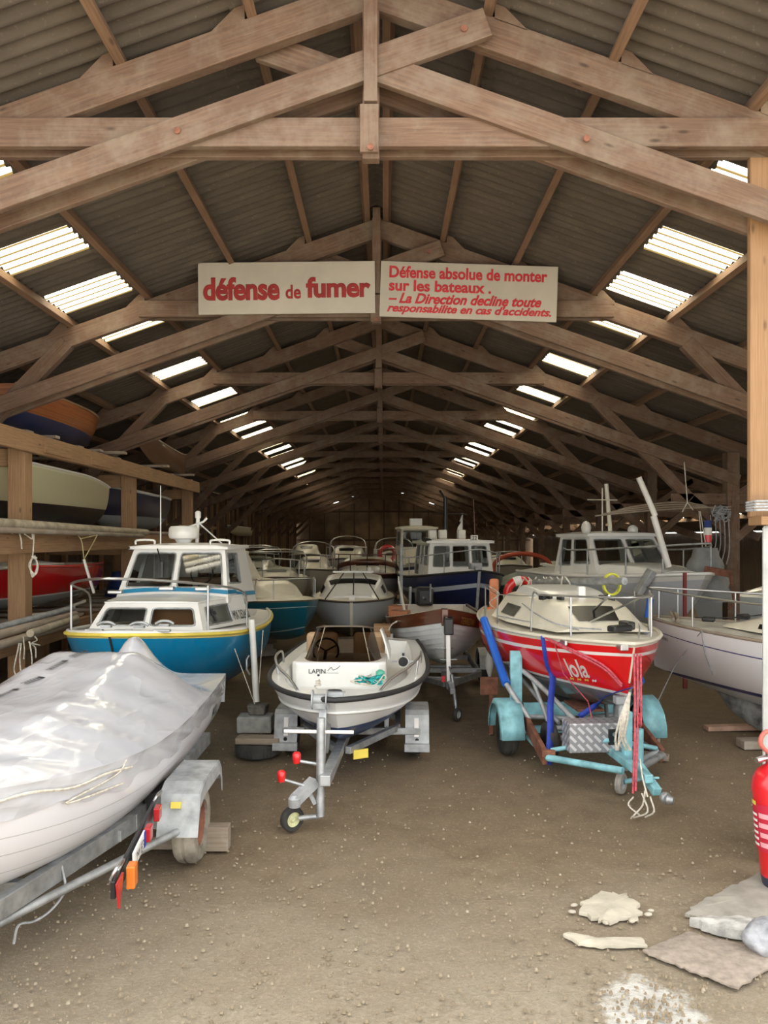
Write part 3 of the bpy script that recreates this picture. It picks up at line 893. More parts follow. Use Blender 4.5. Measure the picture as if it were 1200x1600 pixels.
# gear lying in the bow: rope and a float, rowlock-like speaker on the far wall
tg=thing('rope_tangle','tangle of turquoise and white rope heaped in the bow of the white speedboat','rope',at(577,1069,8.15),0)
random.seed(3); m1=MB(); m2=MB()
def tang(mb,r,n,R=.11):
    pts=[V(random.uniform(-1.5*R,1.5*R),random.uniform(-R,R),random.uniform(0,R*.8)) for _ in range(n)]
    mb.tube(smooth_path(pts,5),r,6)
tang(m1,.008,16); tang(m1,.007,12); tang(m2,.007,12,.14)
m1.build('turquoise_rope',paint('turquoise_rope',(.02,.42,.42),.8,0,.3,20),tg,smooth=60); m2.build('white_rope',MT['rope'],tg,smooth=60)
fl=MB().lathe([(0,0),(.05,.02),(.055,.06),(.05,.12),(.02,.14),(0,.14)],(0,0,0),(0,0,1),12).build('plastic_jug',paint('green_clear_plastic',(.10,.45,.32),.3),None,smooth=60,loc=at(594,1066,8.6)); tag(fl,'small green plastic jug beside the rope in the speedboat bow','jug')
sp=thing('lifebelt_light','black round lamp on a white ring bracket inside the speedboat, right side','lamp',at(630,1034,9.35))
MB().lathe([(0,-.03),(.05,-.03),(.058,0),(.05,.03),(0,.03)],(0,0,0),(0,1,0),16).box((0,0,.07),(.03,.03,.07)).build('lamp_body',MT['blackplastic'],sp,smooth=40)
MB().tube([V(.068*math.cos(a),-.02,.068*math.sin(a)) for a in [2*PI*i/20 for i in range(20)]],.008,6,closed=True).build('ring',MT['fender'],sp,smooth=60)
MB().box((-.09,.0,0),(.10,.02,.02)).box((.09,0,0),(.07,.02,.03)).build('bracket',MT['galv'],sp)
cl=MB(); cl.tube(smooth_path([at(499,1062,7.95),at(496,1066,7.85),at(501,1070,7.72),at(492,1072,7.64),at(496,1077,7.52),at(490,1083,7.36)],5),.008,6); cl.box(at(497,1066,7.82),(.05,.05,.03))
tag(cl.build('mooring_line',MT['rope'],smooth=60),'short white mooring line lying on the speedboat foredeck','rope')

def trailer_winch(t,x,y,zt,mat,lean=0):
    pass
# trailer under the speedboat
tr=thing('boat_trailer','galvanised trailer with box mudguards and red-knobbed jockey wheel, under the white speedboat','trailer',(-.36,8.93,0),math.radians(-2))
G=MT['galv']
b=MB(); b.bar((-.02,-.35,.38),(-.05,-2.45,.45),.09,.09,ext=.02); b.build('drawbar',G,tr,bevel=.006)
for s in(-1,1):
    MB().bar((s*.05,-1.35,.40),(s*.52,-.25,.36),.06,.07).bar((s*.52,-.25,.36),(s*.52,1.7,.36),.06,.07).build('side_rail',G,tr,bevel=.005)
for y,z in((-.28,.33),(.55,.30),(1.6,.33)):
    MB().box((0,y,z),(1.55 if y<0 else 1.1,.07,.07)).build('cross_beam',G,tr,bevel=.005)
MB().bar((-.8,0,.25),(.8,0,.25),.06,.06).build('axle',G,tr)
for s in(-1,1):
    wheel(tr,(s*.72,0,.235),.235,.15)
    m=MB(); m.poly
    w0,w1=s*.61,s*.87
    prof=[(-.32,.20),(-.26,.50),(-.20,.545),(.22,.545),(.30,.48),(.34,.25)]
    m.grid([[V(w0,y,z) for y,z in prof],[V(w1,y,z) for y,z in prof]]); m.grid([[V(w1,y,z) for y,z in prof],[V(w1,y,z-.08 if z>.3 else z) for y,z in prof]])
    mg=m.build('mudguard',MT['galvdull'],tr,solid=.006)
    st=MB(); st.poly([V(s*.735-.025,-.312,.27),V(s*.735+.025,-.312,.27),V(s*.735+.025,-.272,.47),V(s*.735-.025,-.272,.47)]); st.build('white_stripe',MT['text_white'],mg,solid=-.004)
    lt=MB(); lt.box((s*.74,-.335,.155),(.28,.06,.085)); lt.build('marker_bar',MT['galvdull'],tr,bevel=.004)
    MB().lathe([(0,-.012),(.022,-.012),(.022,0)],(s*.74,-.308,.235),(0,1,0),10).build('side_reflector',MT['blackplastic'],tr)
    bs=MB(); bs.bar((s*.40,-.28,.37),(s*.40,-.28,.56),.05,.05,up=(0,1,0)); bs.bar((s*.40,-.5,.56),(s*.36,.5,.54),.08,.05); bs.build('bunk',MT['galvdull'],tr,bevel=.004)
# winch post
wp=MB(); wp.bar((-.14,-1.95,.43),(-.14,-1.80,1.02),.07,.07,up=(0,1,0)); wp.bar((-.14,-1.6,.45),(-.08,-1.72,1.0),.05,.05,up=(0,1,0)); wp.bar((-.08,-1.72,1.0),(.06,-1.72,1.03),.05,.05)
wp.build('winch_post',G,tr,bevel=.004)
wn=MB(); wn.lathe([(.09,-.07),(.09,-.06),(.05,-.055),(.05,.055),(.09,.06),(.09,.07)],(-.16,-1.92,1.02),(1,0,0),16); wn.box((-.16,-1.90,.97),(.17,.12,.05)); wn.box((-.03,-1.86,1.06),(.16,.05,.04))
wn.build('winch',MT['galvdull'],tr,smooth=40)
jw=MB(); jw.tube([V(-.10,-2.33,.95),V(-.10,-2.40,.13)],.038,10); jw.tube([V(-.10,-2.40,.13),V(-.28,-2.40,.11)],.024,8)
jw.build('jockey_post',G,tr,smooth=50)
jh=MB(); jh.tube([V(-.42,-2.32,.83),V(.18,-2.32,.825)],.016,8); jh.build('jockey_handle',MT['text_white'],tr,smooth=50)
for (a,b_) in (((-.12,-2.36,.56),(-.30,-2.40,.60)),((-.14,-2.42,.37),(-.42,-2.46,.46))):
    lv=MB(); lv.tube([V(*a),V(*b_)],.014,8); l=lv.build('brake_lever',G,tr,smooth=50)
    kb=MB(); kb.lathe([(0,-.02),(.03,-.02),(.036,.02),(.036,.06),(.02,.075),(0,.075)],V(*b_),(0,0,1),10); kb.build('red_knob',MT['red'],l,smooth=50)
cp=MB(); cp.bar((-.15,-2.38,.42),(-.30,-2.52,.30),.09,.08); cp.lathe([(0,-.05),(.05,-.05),(.055,.02),(.03,.05),(0,.05)],(-.30,-2.52,.30),(0,0,1),12); cp.bar((-.2,-2.42,.36),(-.14,-2.42,.24),.03,.03,up=(0,1,0)); cp.build('coupling',MT['galvdull'],tr,smooth=40)
wheel(tr,(-.34,-2.40,.105),.105,.07,'jockey_wheel',axis=(.62,-.78,0),rim=paint('pale_yellow_rim',(.62,.62,.36),.5))
MB().box((.17,-1.25,.34),(.16,.02,.09),Matrix.Rotation(.5,3,'Z')).build('yellow_sticker',MT['yellow'],tr)

# ---------------------------------------------------- blue cabin boat
bb=thing('cabin_boat','bright blue hulled fishing boat with white wheelhouse, yellow gunwale line and radar dome','boat',(-2.93,11.05,0),math.radians(-2.5))
BLUE=(.002,.20,.40)
H=Hull(5.1,2.34,1.22,.30,tw=.66,tm=.50,pb=3.1,sb=.20,ss=.0,kr=.38,tk=.5,nm=2.5,nb=1.25,rake=.35)
H.shell().build('hull',hull_mat('blue_boat_hull',[(.945,1.1,(.74,.60,.15))],BLUE,wl=.58,wlcol=(.006,.11,.42),grime=.12),bb,smooth=40)
H.deck(camber=.05,well=(.03,.24,.74)).build('deck',MT['gelwhite'],bb,smooth=40)
H.well(.03,.24,.74,.9,camber=.05).build('cockpit',MT['gelwhite'],bb,smooth=40)
H.rub(.022,off=.012,up=.0).build('rub_rail',MT['yellow'],bb,smooth=60)
H.rub(.022,off=-.02,up=.028).build('toe_rail',MT['gelwhite'],bb,smooth=60)
# stem band
MB().tube([H.P(1,u,1)+V(0,-.008,0) for u in [i/12 for i in range(13)]],.014,6).build('stem_band',MT['black'],bb,smooth=60)
# lower coachroof
y0=-1.42
cb=cabin(bb,'coachroof',MT['gelwhite'],[(-.73,y0,1.34),(.73,y0,1.34),(1.0,.15,1.28),(-1.0,.15,1.28)],[(-.60,y0+.22,1.66),(.60,y0+.22,1.66),(.86,.15,1.66),(-.86,.15,1.66)],
  {'front':[(.06,.47,.16,.80),(.53,.94,.16,.80)],'right':[(.10,.60,.14,.80)],'left':[(.40,.9,.14,.80)]},MT['glass'],MT['galv'],roof=(.01,.015,.045),roofname='coachroof_top')
cw=MB(); cw.box((.30,-1.12,1.50),(.60,.03,.26)); cw.build('wooden_hatch_panel',paint('brown_ply',(.30,.14,.05),.5),cb)
cr_=MB(); 
qR=(V(.73,y0,1.34),V(1.0,.15,1.28),V(.86,.15,1.66),V(.60,y0+.22,1.66))
c0=Q(qR,.25,.47); xd=(qR[1]-qR[0]).normalized(); ud=(qR[3]-qR[0]).normalized(); nn=xd.cross(ud).normalized()
M3=Matrix((xd,(nn.cross(xd)),nn)).transposed()
cr_.box(c0+nn*.012,(.05,.17,.006),M3); cr_.box(c0+nn*.012+ud*.03,(.13,.05,.006),M3)
bd=MB(); bd.poly([Q(qR,u,v)-nn*.014 for u,v in((.08,.12),(.62,.12),(.62,.82),(.08,.82))]); bd.build('window_blind',paint('pale_grey_blind',(.62,.63,.60),.8),cb,solid=.004)
cr_.build('cross_mark',MT['text_dark'],cb)
text_mesh('lettering','MX 252460',MT['text_dark'],cb,.56,Q(qR,.82,.33)+nn*.006,face_rot(xd,ud),.14,.02,depth=.004)
# wheelhouse
wz=1.70
wh=cabin(bb,'wheelhouse',MT['gelwhite'],[(-.80,-.42,wz-.1),(.80,-.42,wz-.1),(.86,1.15,wz-.2),(-.86,1.15,wz-.2)],[(-.66,-.04,2.33),(.66,-.04,2.33),(.68,1.15,2.33),(-.68,1.15,2.33)],
  {'front':[(.055,.475,.28,.93),(.53,.955,.28,.93)],'right':[(.06,.52,.36,.92)],'left':[(.08,.48,.36,.92),(.53,.92,.36,.92)],'back':[(.15,.55,.2,.9)]},MT['glass'],MT['galv'],roof=(.05,.045,.05),roofname='wheelhouse_roof')
# blue line under the windscreen
q=(V(-.80,-.42,wz-.1),V(.80,-.42,wz-.1),V(.66,-.04,2.33),V(-.66,-.04,2.33)); st=MB(); n1=(q[1]-q[0]).cross(q[3]-q[0]).normalized()*.006
st.grid([[Q(q,i/12,v+.055*(1-(2*i/12-1)**2))+n1 for i in range(13)] for v in(.15,.225)])
q=(V(.80,-.42,wz-.1),V(.86,1.15,wz-.2),V(.68,1.15,2.33),V(.66,-.04,2.33)); n2=(q[1]-q[0]).cross(q[3]-q[0]).normalized()*.006
st.grid([[Q(q,.30*i/6,v)+n2 for i in range(7)] for v in(.16,.235)]); st.grid([[Q(q,.30+.70*i/6,v-.04)+n2 for i in range(7)] for v in(.16,.235)])
st.build('blue_stripe',paint('blue_stripe',(.02,.23,.42),.4),wh)
cu=MB()
for x0,x1 in((-.52,-.28),):
    cu.grid([[V(x0+(x1-x0)*i/24,.35+.03*math.sin(i*1.9),z) for i in range(25)] for z in(1.75,2.3)])
cu.build('curtain',MT['curtain'],wh,smooth=60)
MB().box((.1,.45,1.86),(1.2,.5,.08)).box((-.35,1.0,1.7),(.4,.4,.3)).build('dashboard',paint('brown_dash',(.16,.09,.05),.6),wh,bevel=.02)
sw=MB(); c=V(.28,.12,1.98); sw.tube([c+V(.16*math.cos(a),.06*math.sin(a),.15*math.sin(a)) for a in [2*PI*i/20 for i in range(20)]],.012,6,closed=True); sw.build('steering_wheel',MT['blackplastic'],wh,smooth=60)
# roof gear
rd=MB(); rd.lathe([(.10,0),(.13,.05),(.21,.07),(.225,.12),(.215,.22),(.19,.25),(0,.262)],(-.12,.55,2.42),(0,0,1),28); rd.build('radar_dome',MT['gelwhite'],bb,smooth=40)
an=MB(); an.tube([V(-.44,.45,2.38),V(-.44,.45,3.28)],[.012,.006],8); an.build('whip_antenna',MT['gelwhite'],bb,smooth=60)
ms=MB(); ms.tube([V(.02,.75,2.40),V(.04,.75,2.82)],.03,8); ms.tube([V(-.10,.7,2.66),V(.12,.75,2.74),V(.18,.75,2.80)],.018,6); ms.tube([V(.06,.75,2.72),V(.38,.9,2.40)],.012,6); ms.lathe([(0,0),(.045,0),(.045,.09),(.02,.11),(0,.11)],(.04,.75,2.80),(0,0,1),10)
ms.build('light_mast',MT['gelwhite'],bb,smooth=60)
for s in(-1,1):
    r=MB(); r.tube(smooth_path([V(s*.55-.14,.1,2.40),V(s*.55-.12,.1,2.46),V(s*.55+.12,.1,2.46),V(s*.55+.14,.1,2.40)],4),.016,8); r.build('roof_grab_rail',MT['gelwhite'],bb,smooth=60)
wi=MB(); wi.tube([V(-.30,-.10,2.34),V(-.16,-.26,2.02)],.010,6); wi.box((-.18,-.25,2.05),(.03,.03,.22)); wi.build('wiper',MT['blackplastic'],bb)
# deck fittings
for x,y in((-.22,-2.1),(.18,-2.12),(.42,-1.95)):
    c=MB(); z=1.45; c.tube(smooth_path([V(x-.11,y,z+.03),V(x-.05,y,z+.06),V(x+.05,y,z+.06),V(x+.11,y,z+.03)],3),.018,8); c.box((x,y,z+.015),(.12,.06,.03)); c.build('mooring_cleat',MT['galv'],bb,smooth=50)
for x in(-.30,.05,.48):
    MB().box((x,-2.28+.12*abs(x),1.435),(.20,.07,.03)).build('fairlead',MT['galvdull'],bb,bevel=.008)
for x,y,z in((-.70,-.62,1.74),(.05,-.75,1.80),(.48,-.55,1.78)):
    MB().box((x,y,z+.02),(.20,.10,.05)).build('deck_vent',MT['chrome'],bb,bevel=.015)
r=MB(); q=lambda t,sd,z,ins=.93: V(sd*H.half(t)*ins,H.P(t,1).y,H.sheer(t)+z)
for sd in(-1,1):
    r.tube(smooth_path([q(.60,sd,.03),q(.61,sd,.42),q(.645,sd,.52),q(.72,sd,.57),q(.82,sd,.60),q(.90,sd,.62),q(.955,sd,.63)],4),.015,8)
    for t in(.82,): r.tube([q(t,sd,.02),q(t,sd,.60)],.014,8)
r.tube(smooth_path([q(.955,-1,.63),V(-.0,-2.62,2.05),q(.955,1,.63)],6),.015,8)
r.build('pulpit',MT['chrome'],bb,smooth=60)
po=MB(); po.lathe([(0,0),(.04,0),(.05,.012),(.04,.02),(0,.02)],Q(qR,1.0,.75)+nn*.02,nn,14); po.build('porthole',MT['chrome'],bb,smooth=50)
tag(bb,None)
keel_blocks('stack of grey timber baulks under the bow of the blue cabin boat',(-2.99,10.2,0),.2,.34)
keel_blocks('stack of grey timber baulks under the stern of the blue cabin boat',(-2.87,12.5,0),.2,.30)
# prop leg, stone and concrete block
pl=thing('prop_pole','white painted pole propping the side of the blue cabin boat','pole',(-1.66,10.0,.30))
MB().tube([V(0,0,.06),V(-.085,.12,1.12)],.042,10).build('pole',MT['fender'],pl,smooth=60)
MB().tube([V(-.085,-.03,.42),V(-.115,-.08,.5),V(-.12,-.06,.62),V(-.10,.02,.66)],.012,6).build('pole_handle',MT['galv'],pl,smooth=60)
rp=MB(); rp.tube([at(356,985,9.9),at(398,1100,9.95)],.006,6); rp.tube([at(411,985,10.3),at(403,1092,10.0)],.006,6)
tag(rp.build('lashing_line',MT['rope'],smooth=60),'two thin lines tied from the blue boat gunwale to the white prop pole','rope')
cbk=MB(); cbk.box((-1.66,9.93,.105),(.44,.28,.21)); tag(cbk.build('concrete_block',MT['concrete'],bevel=.02),'grey concrete block on the dirt under the white prop pole','block')
sto=MB(); o=[(-.13,-.10),(.12,-.11),(.15,.10),(-.12,.12)]
sto.v=[]; 
sto.prism([(x*.8,y*.8) for x,y in o],0,.13); sto.v=[(x*(1+.25*(z>.05)),y,z) for x,y,z in sto.v]
tag(sto.build('stone_pad',MT['rust'] if False else paint('dark_stone',(.15,.14,.12),.9,0,.2,12,.5),bevel=.02,loc=(-1.64,9.95,.212)),'dark waisted stone between the concrete block and the pole foot','stone')

# ---------------------------------------------------- clinker launch with mahogany top strake
LX,LY=.90,13.05
la=thing('clinker_launch','white clinker launch with varnished mahogany top strake on a trailer, right of the speedboat','boat',(LX,LY,0),math.radians(-1))
H=Hull(4.3,1.70,1.13,.50,tw=.80,tm=.45,pb=2.3,sb=.34,ss=.05,kr=.22,tk=.5,nm=2.1,nb=1.15,rake=.16)
def clink():
    mb=H.shell(26,14); return mb
mb=MB(); us=[0]+[i/8*.76 for i in range(1,9)]; ts=H.ts(26)
for sd in(-1,1):
    for k in range(8):
        u0,u1=us[k],us[k+1]; d=.016
        rows=[]; uv=[]
        for t in ts:
            rows.append([H.P(t,u0,sd)+V(sd*d,0,-.004) if (k>0 and t<.985) else H.P(t,u0,sd), H.P(t,(u0+u1)/2,sd)+V(sd*d*.5 if t<.985 else 0,0,0),H.P(t,u1,sd)]); uv.append([(t*4,u0),(t*4,.5*(u0+u1)),(t*4,u1)])
        mb.grid(rows,uvs=uv,flip=(sd<0))
        mb.grid([[H.P(t,u0,sd)+V(-.002*sd,0,0),H.P(t,u0,sd)+V(sd*d if t<.985 else 0,0,-.004)] for t in ts],flip=(sd<0))
r=[[H.P(0,u,-1),H.P(0,u,1)] for u in H.us(10)]; mb.grid(r)
mb.build('hull',paint('white_planking_paint',(.66,.69,.70),.4,0,.06,4,0,.1),la,smooth=30)
s=MB()
for sd in(-1,1):
    s.grid([[H.P(t,.76,sd)+V(sd*.012,-.006,0),H.P(t,.88,sd)+V(sd*.02,-.008,0),H.P(t,1,sd)+V(sd*.02,-.008,0)] for t in ts],uvs=[[(t*4.3,u*.9) for u in(.76,.88,1)] for t in ts],flip=(sd<0))
s.build('top_strake',MT['mahogany'],la,smooth=50)
H.inner(.45,.06).build('lining',paint('pale_inner_paint',(.55,.50,.42),.6,0,.1),la,smooth=50)
H.rub(.018,off=.012,up=.01,flat=.7).build('gunwale_capping',MT['mahogany'],la,smooth=60)
MB().box((0,-2.13,1.37),(.10,.16,.24)).build('stem_head',MT['mahogany'],la,bevel=.012)
fd=MB(); fd.grid([[V(f*H.half(t)*.93,H.P(t,1).y,H.sheer(t)+.0) for f in(-1,-.5,0,.5,1)] for t in(.86,.9,.94,.97,.99)],flip=True); fd.build('foredeck',MT['mahogany'],la)
for t in(.66,.45,.2):
    MB().box((0,H.P(t,.8).y,1.02),(H.half(t)*1.8,.22,.03)).build('thwart',MT['orangewood'],la,bevel=.006)
for sd,t in((-1,.62),(-1,.40)):
    MB().box((sd*H.half(t)*.78,H.P(t,1).y,1.20),(.30,.28,.22),Matrix.Rotation(.2*sd,3,'Z')).build('wooden_locker',MT['orangewood'],la,bevel=.01)
H.text('TERRIZAN',MT['gold'],la,.90,.86,1,.36,.10,.02,off=.036)
H.text('TERRIZAN',MT['gold'],la,.915,.84,-1,.34,.095,.015) if False else None
c=MB(); c.tube(smooth_path([V(-.10,-2.05,.92),V(-.11,-2.13,.93),V(.11,-2.13,.93),V(.10,-2.05,.92)],3),.010,6); c.build('bow_handle',MT['galv'],la,smooth=60)
om=thing('outboard_motor','black outboard motor clamped on the stern of the clinker launch','motor',(.80,15.20,0))
o=[(-.16,-.26),(.16,-.26),(.19,.1),(.15,.32),(-.15,.32),(-.19,.1)]
MB().prism(o,1.16,1.52).build('cowling',MT['blackplastic'],om,bevel=.06)
MB().box((0,0.12,.86),(.14,.16,.62)).box((0,.12,.52),(.08,.30,.14)).build('leg',MT['blackplastic'],om,bevel=.02)
MB().tube([V(0,-.26,1.30),V(-.05,-.62,1.36)],.022,8).build('tiller',MT['blackplastic'],om,smooth=60)
MB().lathe([(0,-.03),(.06,0),(.05,.05),(0,.08)],(0,.32,.50),(0,1,0),10).build('propeller_hub',MT['blackplastic'],om,smooth=40)
MB().tube([V(.1,-.28,1.25),V(.1,-.33,1.6)],.018,6).build('tilt_bar',MT['galv'],om)
ox=MB(); ox.tube([V(.35,12.6,1.24),V(.28,14.6,1.66)],.022,8); ox.box((.28,14.75,1.68),(.02,.4,.13)); tag(ox.build('oar',MT['fender'],smooth=40),'pale oar sticking up on the left of the clinker launch','oar')
ol=MB(); ol.tube([at(716,976,11.9),at(735,961,12.3)],.025,8); ol.tube([at(716,976,11.9),at(712,980,11.85)],.028,8)
tag(ol.build('boat_hook',MT['fender'],smooth=40),'short white pole end rising from the right gunwale of the clinker launch','pole')
rr=MB(); random.seed(5)
for k in range(3):
    c0=at(640,968,12.2)+V(random.uniform(-.05,.05),random.uniform(-.1,.1),0)
    rr.tube(smooth_path([c0+V(.09*math.cos(a),.06*math.sin(a),.03*math.sin(a*2)+.02*k) for a in [2*PI*i/9 for i in range(10)]],3),.012,6)
rr.tube(smooth_path([at(632,962,12.2),at(622,970,12.0),at(612,976,12.0),at(607,985,12.0)],4),.012,6)
tag(rr.build('rope_coil',MT['rope'],smooth=60),'coil of off-white rope over the left gunwale of the clinker launch','rope')
tr=thing('boat_trailer','grey trailer with tall white bow post and thin jockey leg, under the clinker launch','trailer',(LX,LY,0))
for s_ in(-1,1):
    MB().bar((s_*.04,-2.3,.45),(s_*.58,-1.2,.40),.06,.08).bar((s_*.58,-1.2,.40),(s_*.58,1.7,.40),.06,.08).build('side_rail',MT['galv'],tr,bevel=.005)
    wheel(tr,(s_*.82,.25,.27),.27,.16)
    MB().grid([[V(s_*(.72+w*.2),.25+.33*math.cos(a),.27+.33*math.sin(a)) for a in [PI*i/8 for i in range(9)]] for w in(0,1)]).build('mudguard',MT['galvdull'],tr,solid=.006)
    MB().tube([V(s_*.78,-.9,.42),V(s_*.80,-.9,.98)],.045,10).build('guide_post',MT['gelwhite'],tr,smooth=60)
for y in(-1.75,-1.0,.3,1.5):
    MB().box((0,y,.42),(1.2 if y>-1.5 else .62,.07,.07)).build('cross_beam',MT['galv'],tr,bevel=.004)
MB().box((0,.25,.27),(1.5,.06,.06)).build('axle',MT['galv'],tr)
MB().bar((0,-1.5,.45),(0,-2.52,.46),.08,.08).build('drawbar',MT['galv'],tr,bevel=.004)
MB().bar((0,-2.40,.42),(-.01,-2.33,1.22),.06,.075,up=(0,1,0)).build('bow_post',MT['gelwhite'],tr,bevel=.006)
MB().box((0,-2.36,1.26),(.13,.12,.22)).lathe([(.07,-.06),(.05,0),(.07,.06)],(0,-2.34,1.34),(1,0,0),12).build('bow_stop',MT['blackplastic'],tr,bevel=.015)
MB().tube([V(-.12,-2.36,.80),V(.12,-2.36,.80)],.010,6).build('cross_pin',MT['galv'],tr)
jk=MB(); jk.tube([V(.03,-2.5,.62),V(.08,-2.56,.2)],.026,8); jk.tube([V(.08,-2.56,.2),V(.08,-2.58,.09)],.02,8); jk.tube([V(.03,-2.5,.62),V(.0,-2.45,.72)],.012,6)
jk.build('jockey_post',MT['galv'],tr,smooth=60)
wheel(tr,(.10,-2.58,.09),.09,.05,'jockey_wheel',axis=(.8,-.6,0))
MB().bar((0,-2.52,.5),(.02,-2.78,.44),.07,.08).build('coupling',MT['galvdull'],tr,bevel=.01)
MB().box((-.07,-2.33,.53),(.05,.06,.08)).build('red_tag',MT['red'],tr)
# ---------------------------------------------------- shrink-wrapped boat, near left
WX,WY=-2.62,5.66
wb=thing('covered_boat','white lapstrake boat shrink-wrapped in shiny white plastic, nearest on the left','boat',(WX,WY,0),math.radians(1))
H=Hull(5.4,1.98,.98,.36,tw=.93,tm=.40,pb=2.6,sb=.44,ss=.02,kr=.36,tk=.5,nm=3.2,nb=1.7,rake=.4,tr=.12)
H.shell(30,14).build('hull',hull_mat('wrapped_boat_hull',[(.14,.148,(.30,.30,.32)),(.28,.288,(.42,.42,.44)),(.45,.458,(.42,.42,.44)),(.60,.608,(.45,.45,.46))],(.72,.72,.76)),wb,smooth=40)
H.text('KL',MT['text_dark'],wb,.10,.62,1,.32,.10,.01)
def wrap_material():
    m,nt,b=nodes_of('shrink_wrap_plastic')
    oc=coord(nt); n=noise(nt,oc,2.2,3,.5)
    nt.links.new(ramp(nt,n,[(.3,(.50,.51,.55)),(.7,(.60,.605,.64))]),b.inputs['Base Color'])
    b.inputs['Roughness'].default_value=.20; b.inputs['Coat Weight'].default_value=.6; b.inputs['Coat Roughness'].default_value=.07
    w=noise(nt,coord(nt,'Object',(2.2,.8,3.0)),1.6,2,.5); w2=noise(nt,coord(nt,'Object',(5,1.6,5)),1.8,2,.5)
    cr=ramp(nt,w,[(.42,(0,0,0)),(.5,(1,1,1)),(.58,(0,0,0))])
    h=math_n(nt,'ADD',math_n(nt,'MULTIPLY',cr,.35),math_n(nt,'ADD',math_n(nt,'MULTIPLY',w2,.35),math_n(nt,'MULTIPLY',w,.6)))
    bump(nt,b,h,.22,.05); return m
MT['wrap']=wrap_material()
def ridge(t):
    k=[(0,.30),(.02,.42),(.045,.43),(.08,.25),(.13,.15),(.18,.24),(.23,.44),(.27,.47),(.34,.42),(.45,.33),(.6,.27),(.75,.16),(.9,.09),(1,.02)]
    for (a,x),(b_,y) in zip(k,k[1:]):
        if a<=t<=b_:
            f=(t-a)/(b_-a); f=f*f*(3-2*f) if t<.25 else f
            return x+(y-x)*f
    return 0
def rwidth(t): 
    return .62+.38*min(1,max(0,(t-.06)/.12)) if t>.06 else .62
mb=MB(); rows=[]; NT,NX=90,40
def cov(t,f):
    p=H.deckp(t,f,0); w=rwidth(t); a=min(1,abs(f)/w)
    prof=math.exp(-(a/.40)**2) if t<.11 else (1-max(0,(a-.34)/.66)**1.15) if t>.19 else lerp(math.exp(-(a/.40)**2),1-max(0,(a-.34)/.66)**1.15,(t-.11)/.08)
    z=H.sheer(t)+.015+ridge(t)*prof
    # taut folds radiating from the screen to the rim
    z+=.010*math.sin(t*70+abs(f)*6)*a*(1-a)*2+.006*math.sin(t*37-f*19)*(1-a*a)
    return V(p.x*1.02,p.y+(-.02 if t>.5 else .02),z)
ts=[i/NT for i in range(NT+1)]
for t in ts: rows.append([cov(t,-1+2*j/NX) for j in range(NX+1)])
mb.grid(rows,flip=True)
for sd in(-1,1):
    r2=[]
    for i,t in enumerate(ts):
        ed=.24+.035*math.sin(t*31)+.02*math.sin(t*73)
        r2.append([ (lambda u: H.P(t,1-u,sd,.014+.010*math.sin(t*60+u*30))+V(0,0,.015*(1-u*3)))(ed*k/6) if k else V(sd*H.half(t)*1.02,cov(t,sd).y,H.sheer(t)+.015) for k in range(7)])
    mb.grid(r2,flip=(sd<0))
mb.grid([[cov(0,-1+2*j/NX) for j in range(NX+1)],[V((-1+2*j/NX)*H.half(0)*1.0,cov(0,0).y+.02,.70) for j in range(NX+1)]])
cv=mb.build('shrink_wrap',MT['wrap'],wb,smooth=70)
# printed tape strips along the ridge
for t,f,ang in ((.085,.02,1.2),(.235,-.02,.2),(.285,-.08,.2),(.35,-.13,.2),(.42,-.17,.2),(.49,-.20,.2),(.56,-.22,.2)):
    c=cov(t,f); du=(cov(t+.012,f)-cov(t-.012,f)).normalized(); dv=(cov(t,f+.03)-cov(t,f-.03)).normalized(); nn=dv.cross(du); nn=nn if nn.z>0 else -nn; nn.normalize()
    a=-du*math.cos(ang)+dv*math.sin(ang); a.normalize(); b_=nn.cross(a)
    tp=MB(); c=c+nn*.012
    def rc(u0,u1,v0,v1): tp.poly([c+a*u*1.1+b_*v*1.5 for u,v in((u0,v0),(u1,v0),(u1,v1),(u0,v1))])
    rc(.085,.12,-.02,.02); rc(-.10,.085,-.020,-.015); rc(-.10,.085,.015,.020); rc(-.10,-.095,-.02,.02)
    for q in range(5): rc(-.08+q*.032,-.08+q*.032+.018,-.009,.009)
    tp.build('tape_label',MT['text_dark'],cv)
sr=MB(); sr.tube(smooth_path([H.P(t,.93,1,.03)+V(0,0,.02*math.sin(t*50)) for t in(.62,.68,.74,.8,.86,.9)],4),.008,6); sr.tube(smooth_path([H.P(t,.80,1,.03) for t in(.64,.7,.75)]+[H.P(.66,.9,1,.03),H.P(.63,1.0,1,.02)],4),.006,6)
sr.build('strap_cord',MT['rope'],wb,smooth=60)
tr=thing('boat_trailer','galvanised trailer with flat-topped mudguard and stowed light board, under the shrink-wrapped boat','trailer',(WX,0,0))
G=MT['galv']
for s in(-1,1):
    MB().bar((s*.06,2.6,.44),(s*.80,5.55,.44),.07,.12).bar((s*.80,5.55,.44),(s*.80,7.9,.44),.07,.12).build('side_rail',G,tr,bevel=.006)
    MB().bar((s*.30,3.7,.56),(s*.55,5.8,.53),.11,.06).build('bunk',MT['galvdull'],tr,bevel=.006)
for y,w in((3.6,.66),(4.55,1.15),(5.35,1.6),(6.3,1.6),(7.6,1.6)):
    MB().box((0,y,.43),(w,.06,.08)).build('cross_beam',G,tr,bevel=.005)
MB().tube([V(.42,4.22,.34),V(1.22,5.72,.38)],.028,8).build('brace_tube',G,tr,smooth=60)
MB().box((0,5.95,.29),(2.2,.07,.07)).build('axle',G,tr)
MB().bar((0,3.0,.44),(0,1.9,.46),.09,.09).build('drawbar',G,tr)
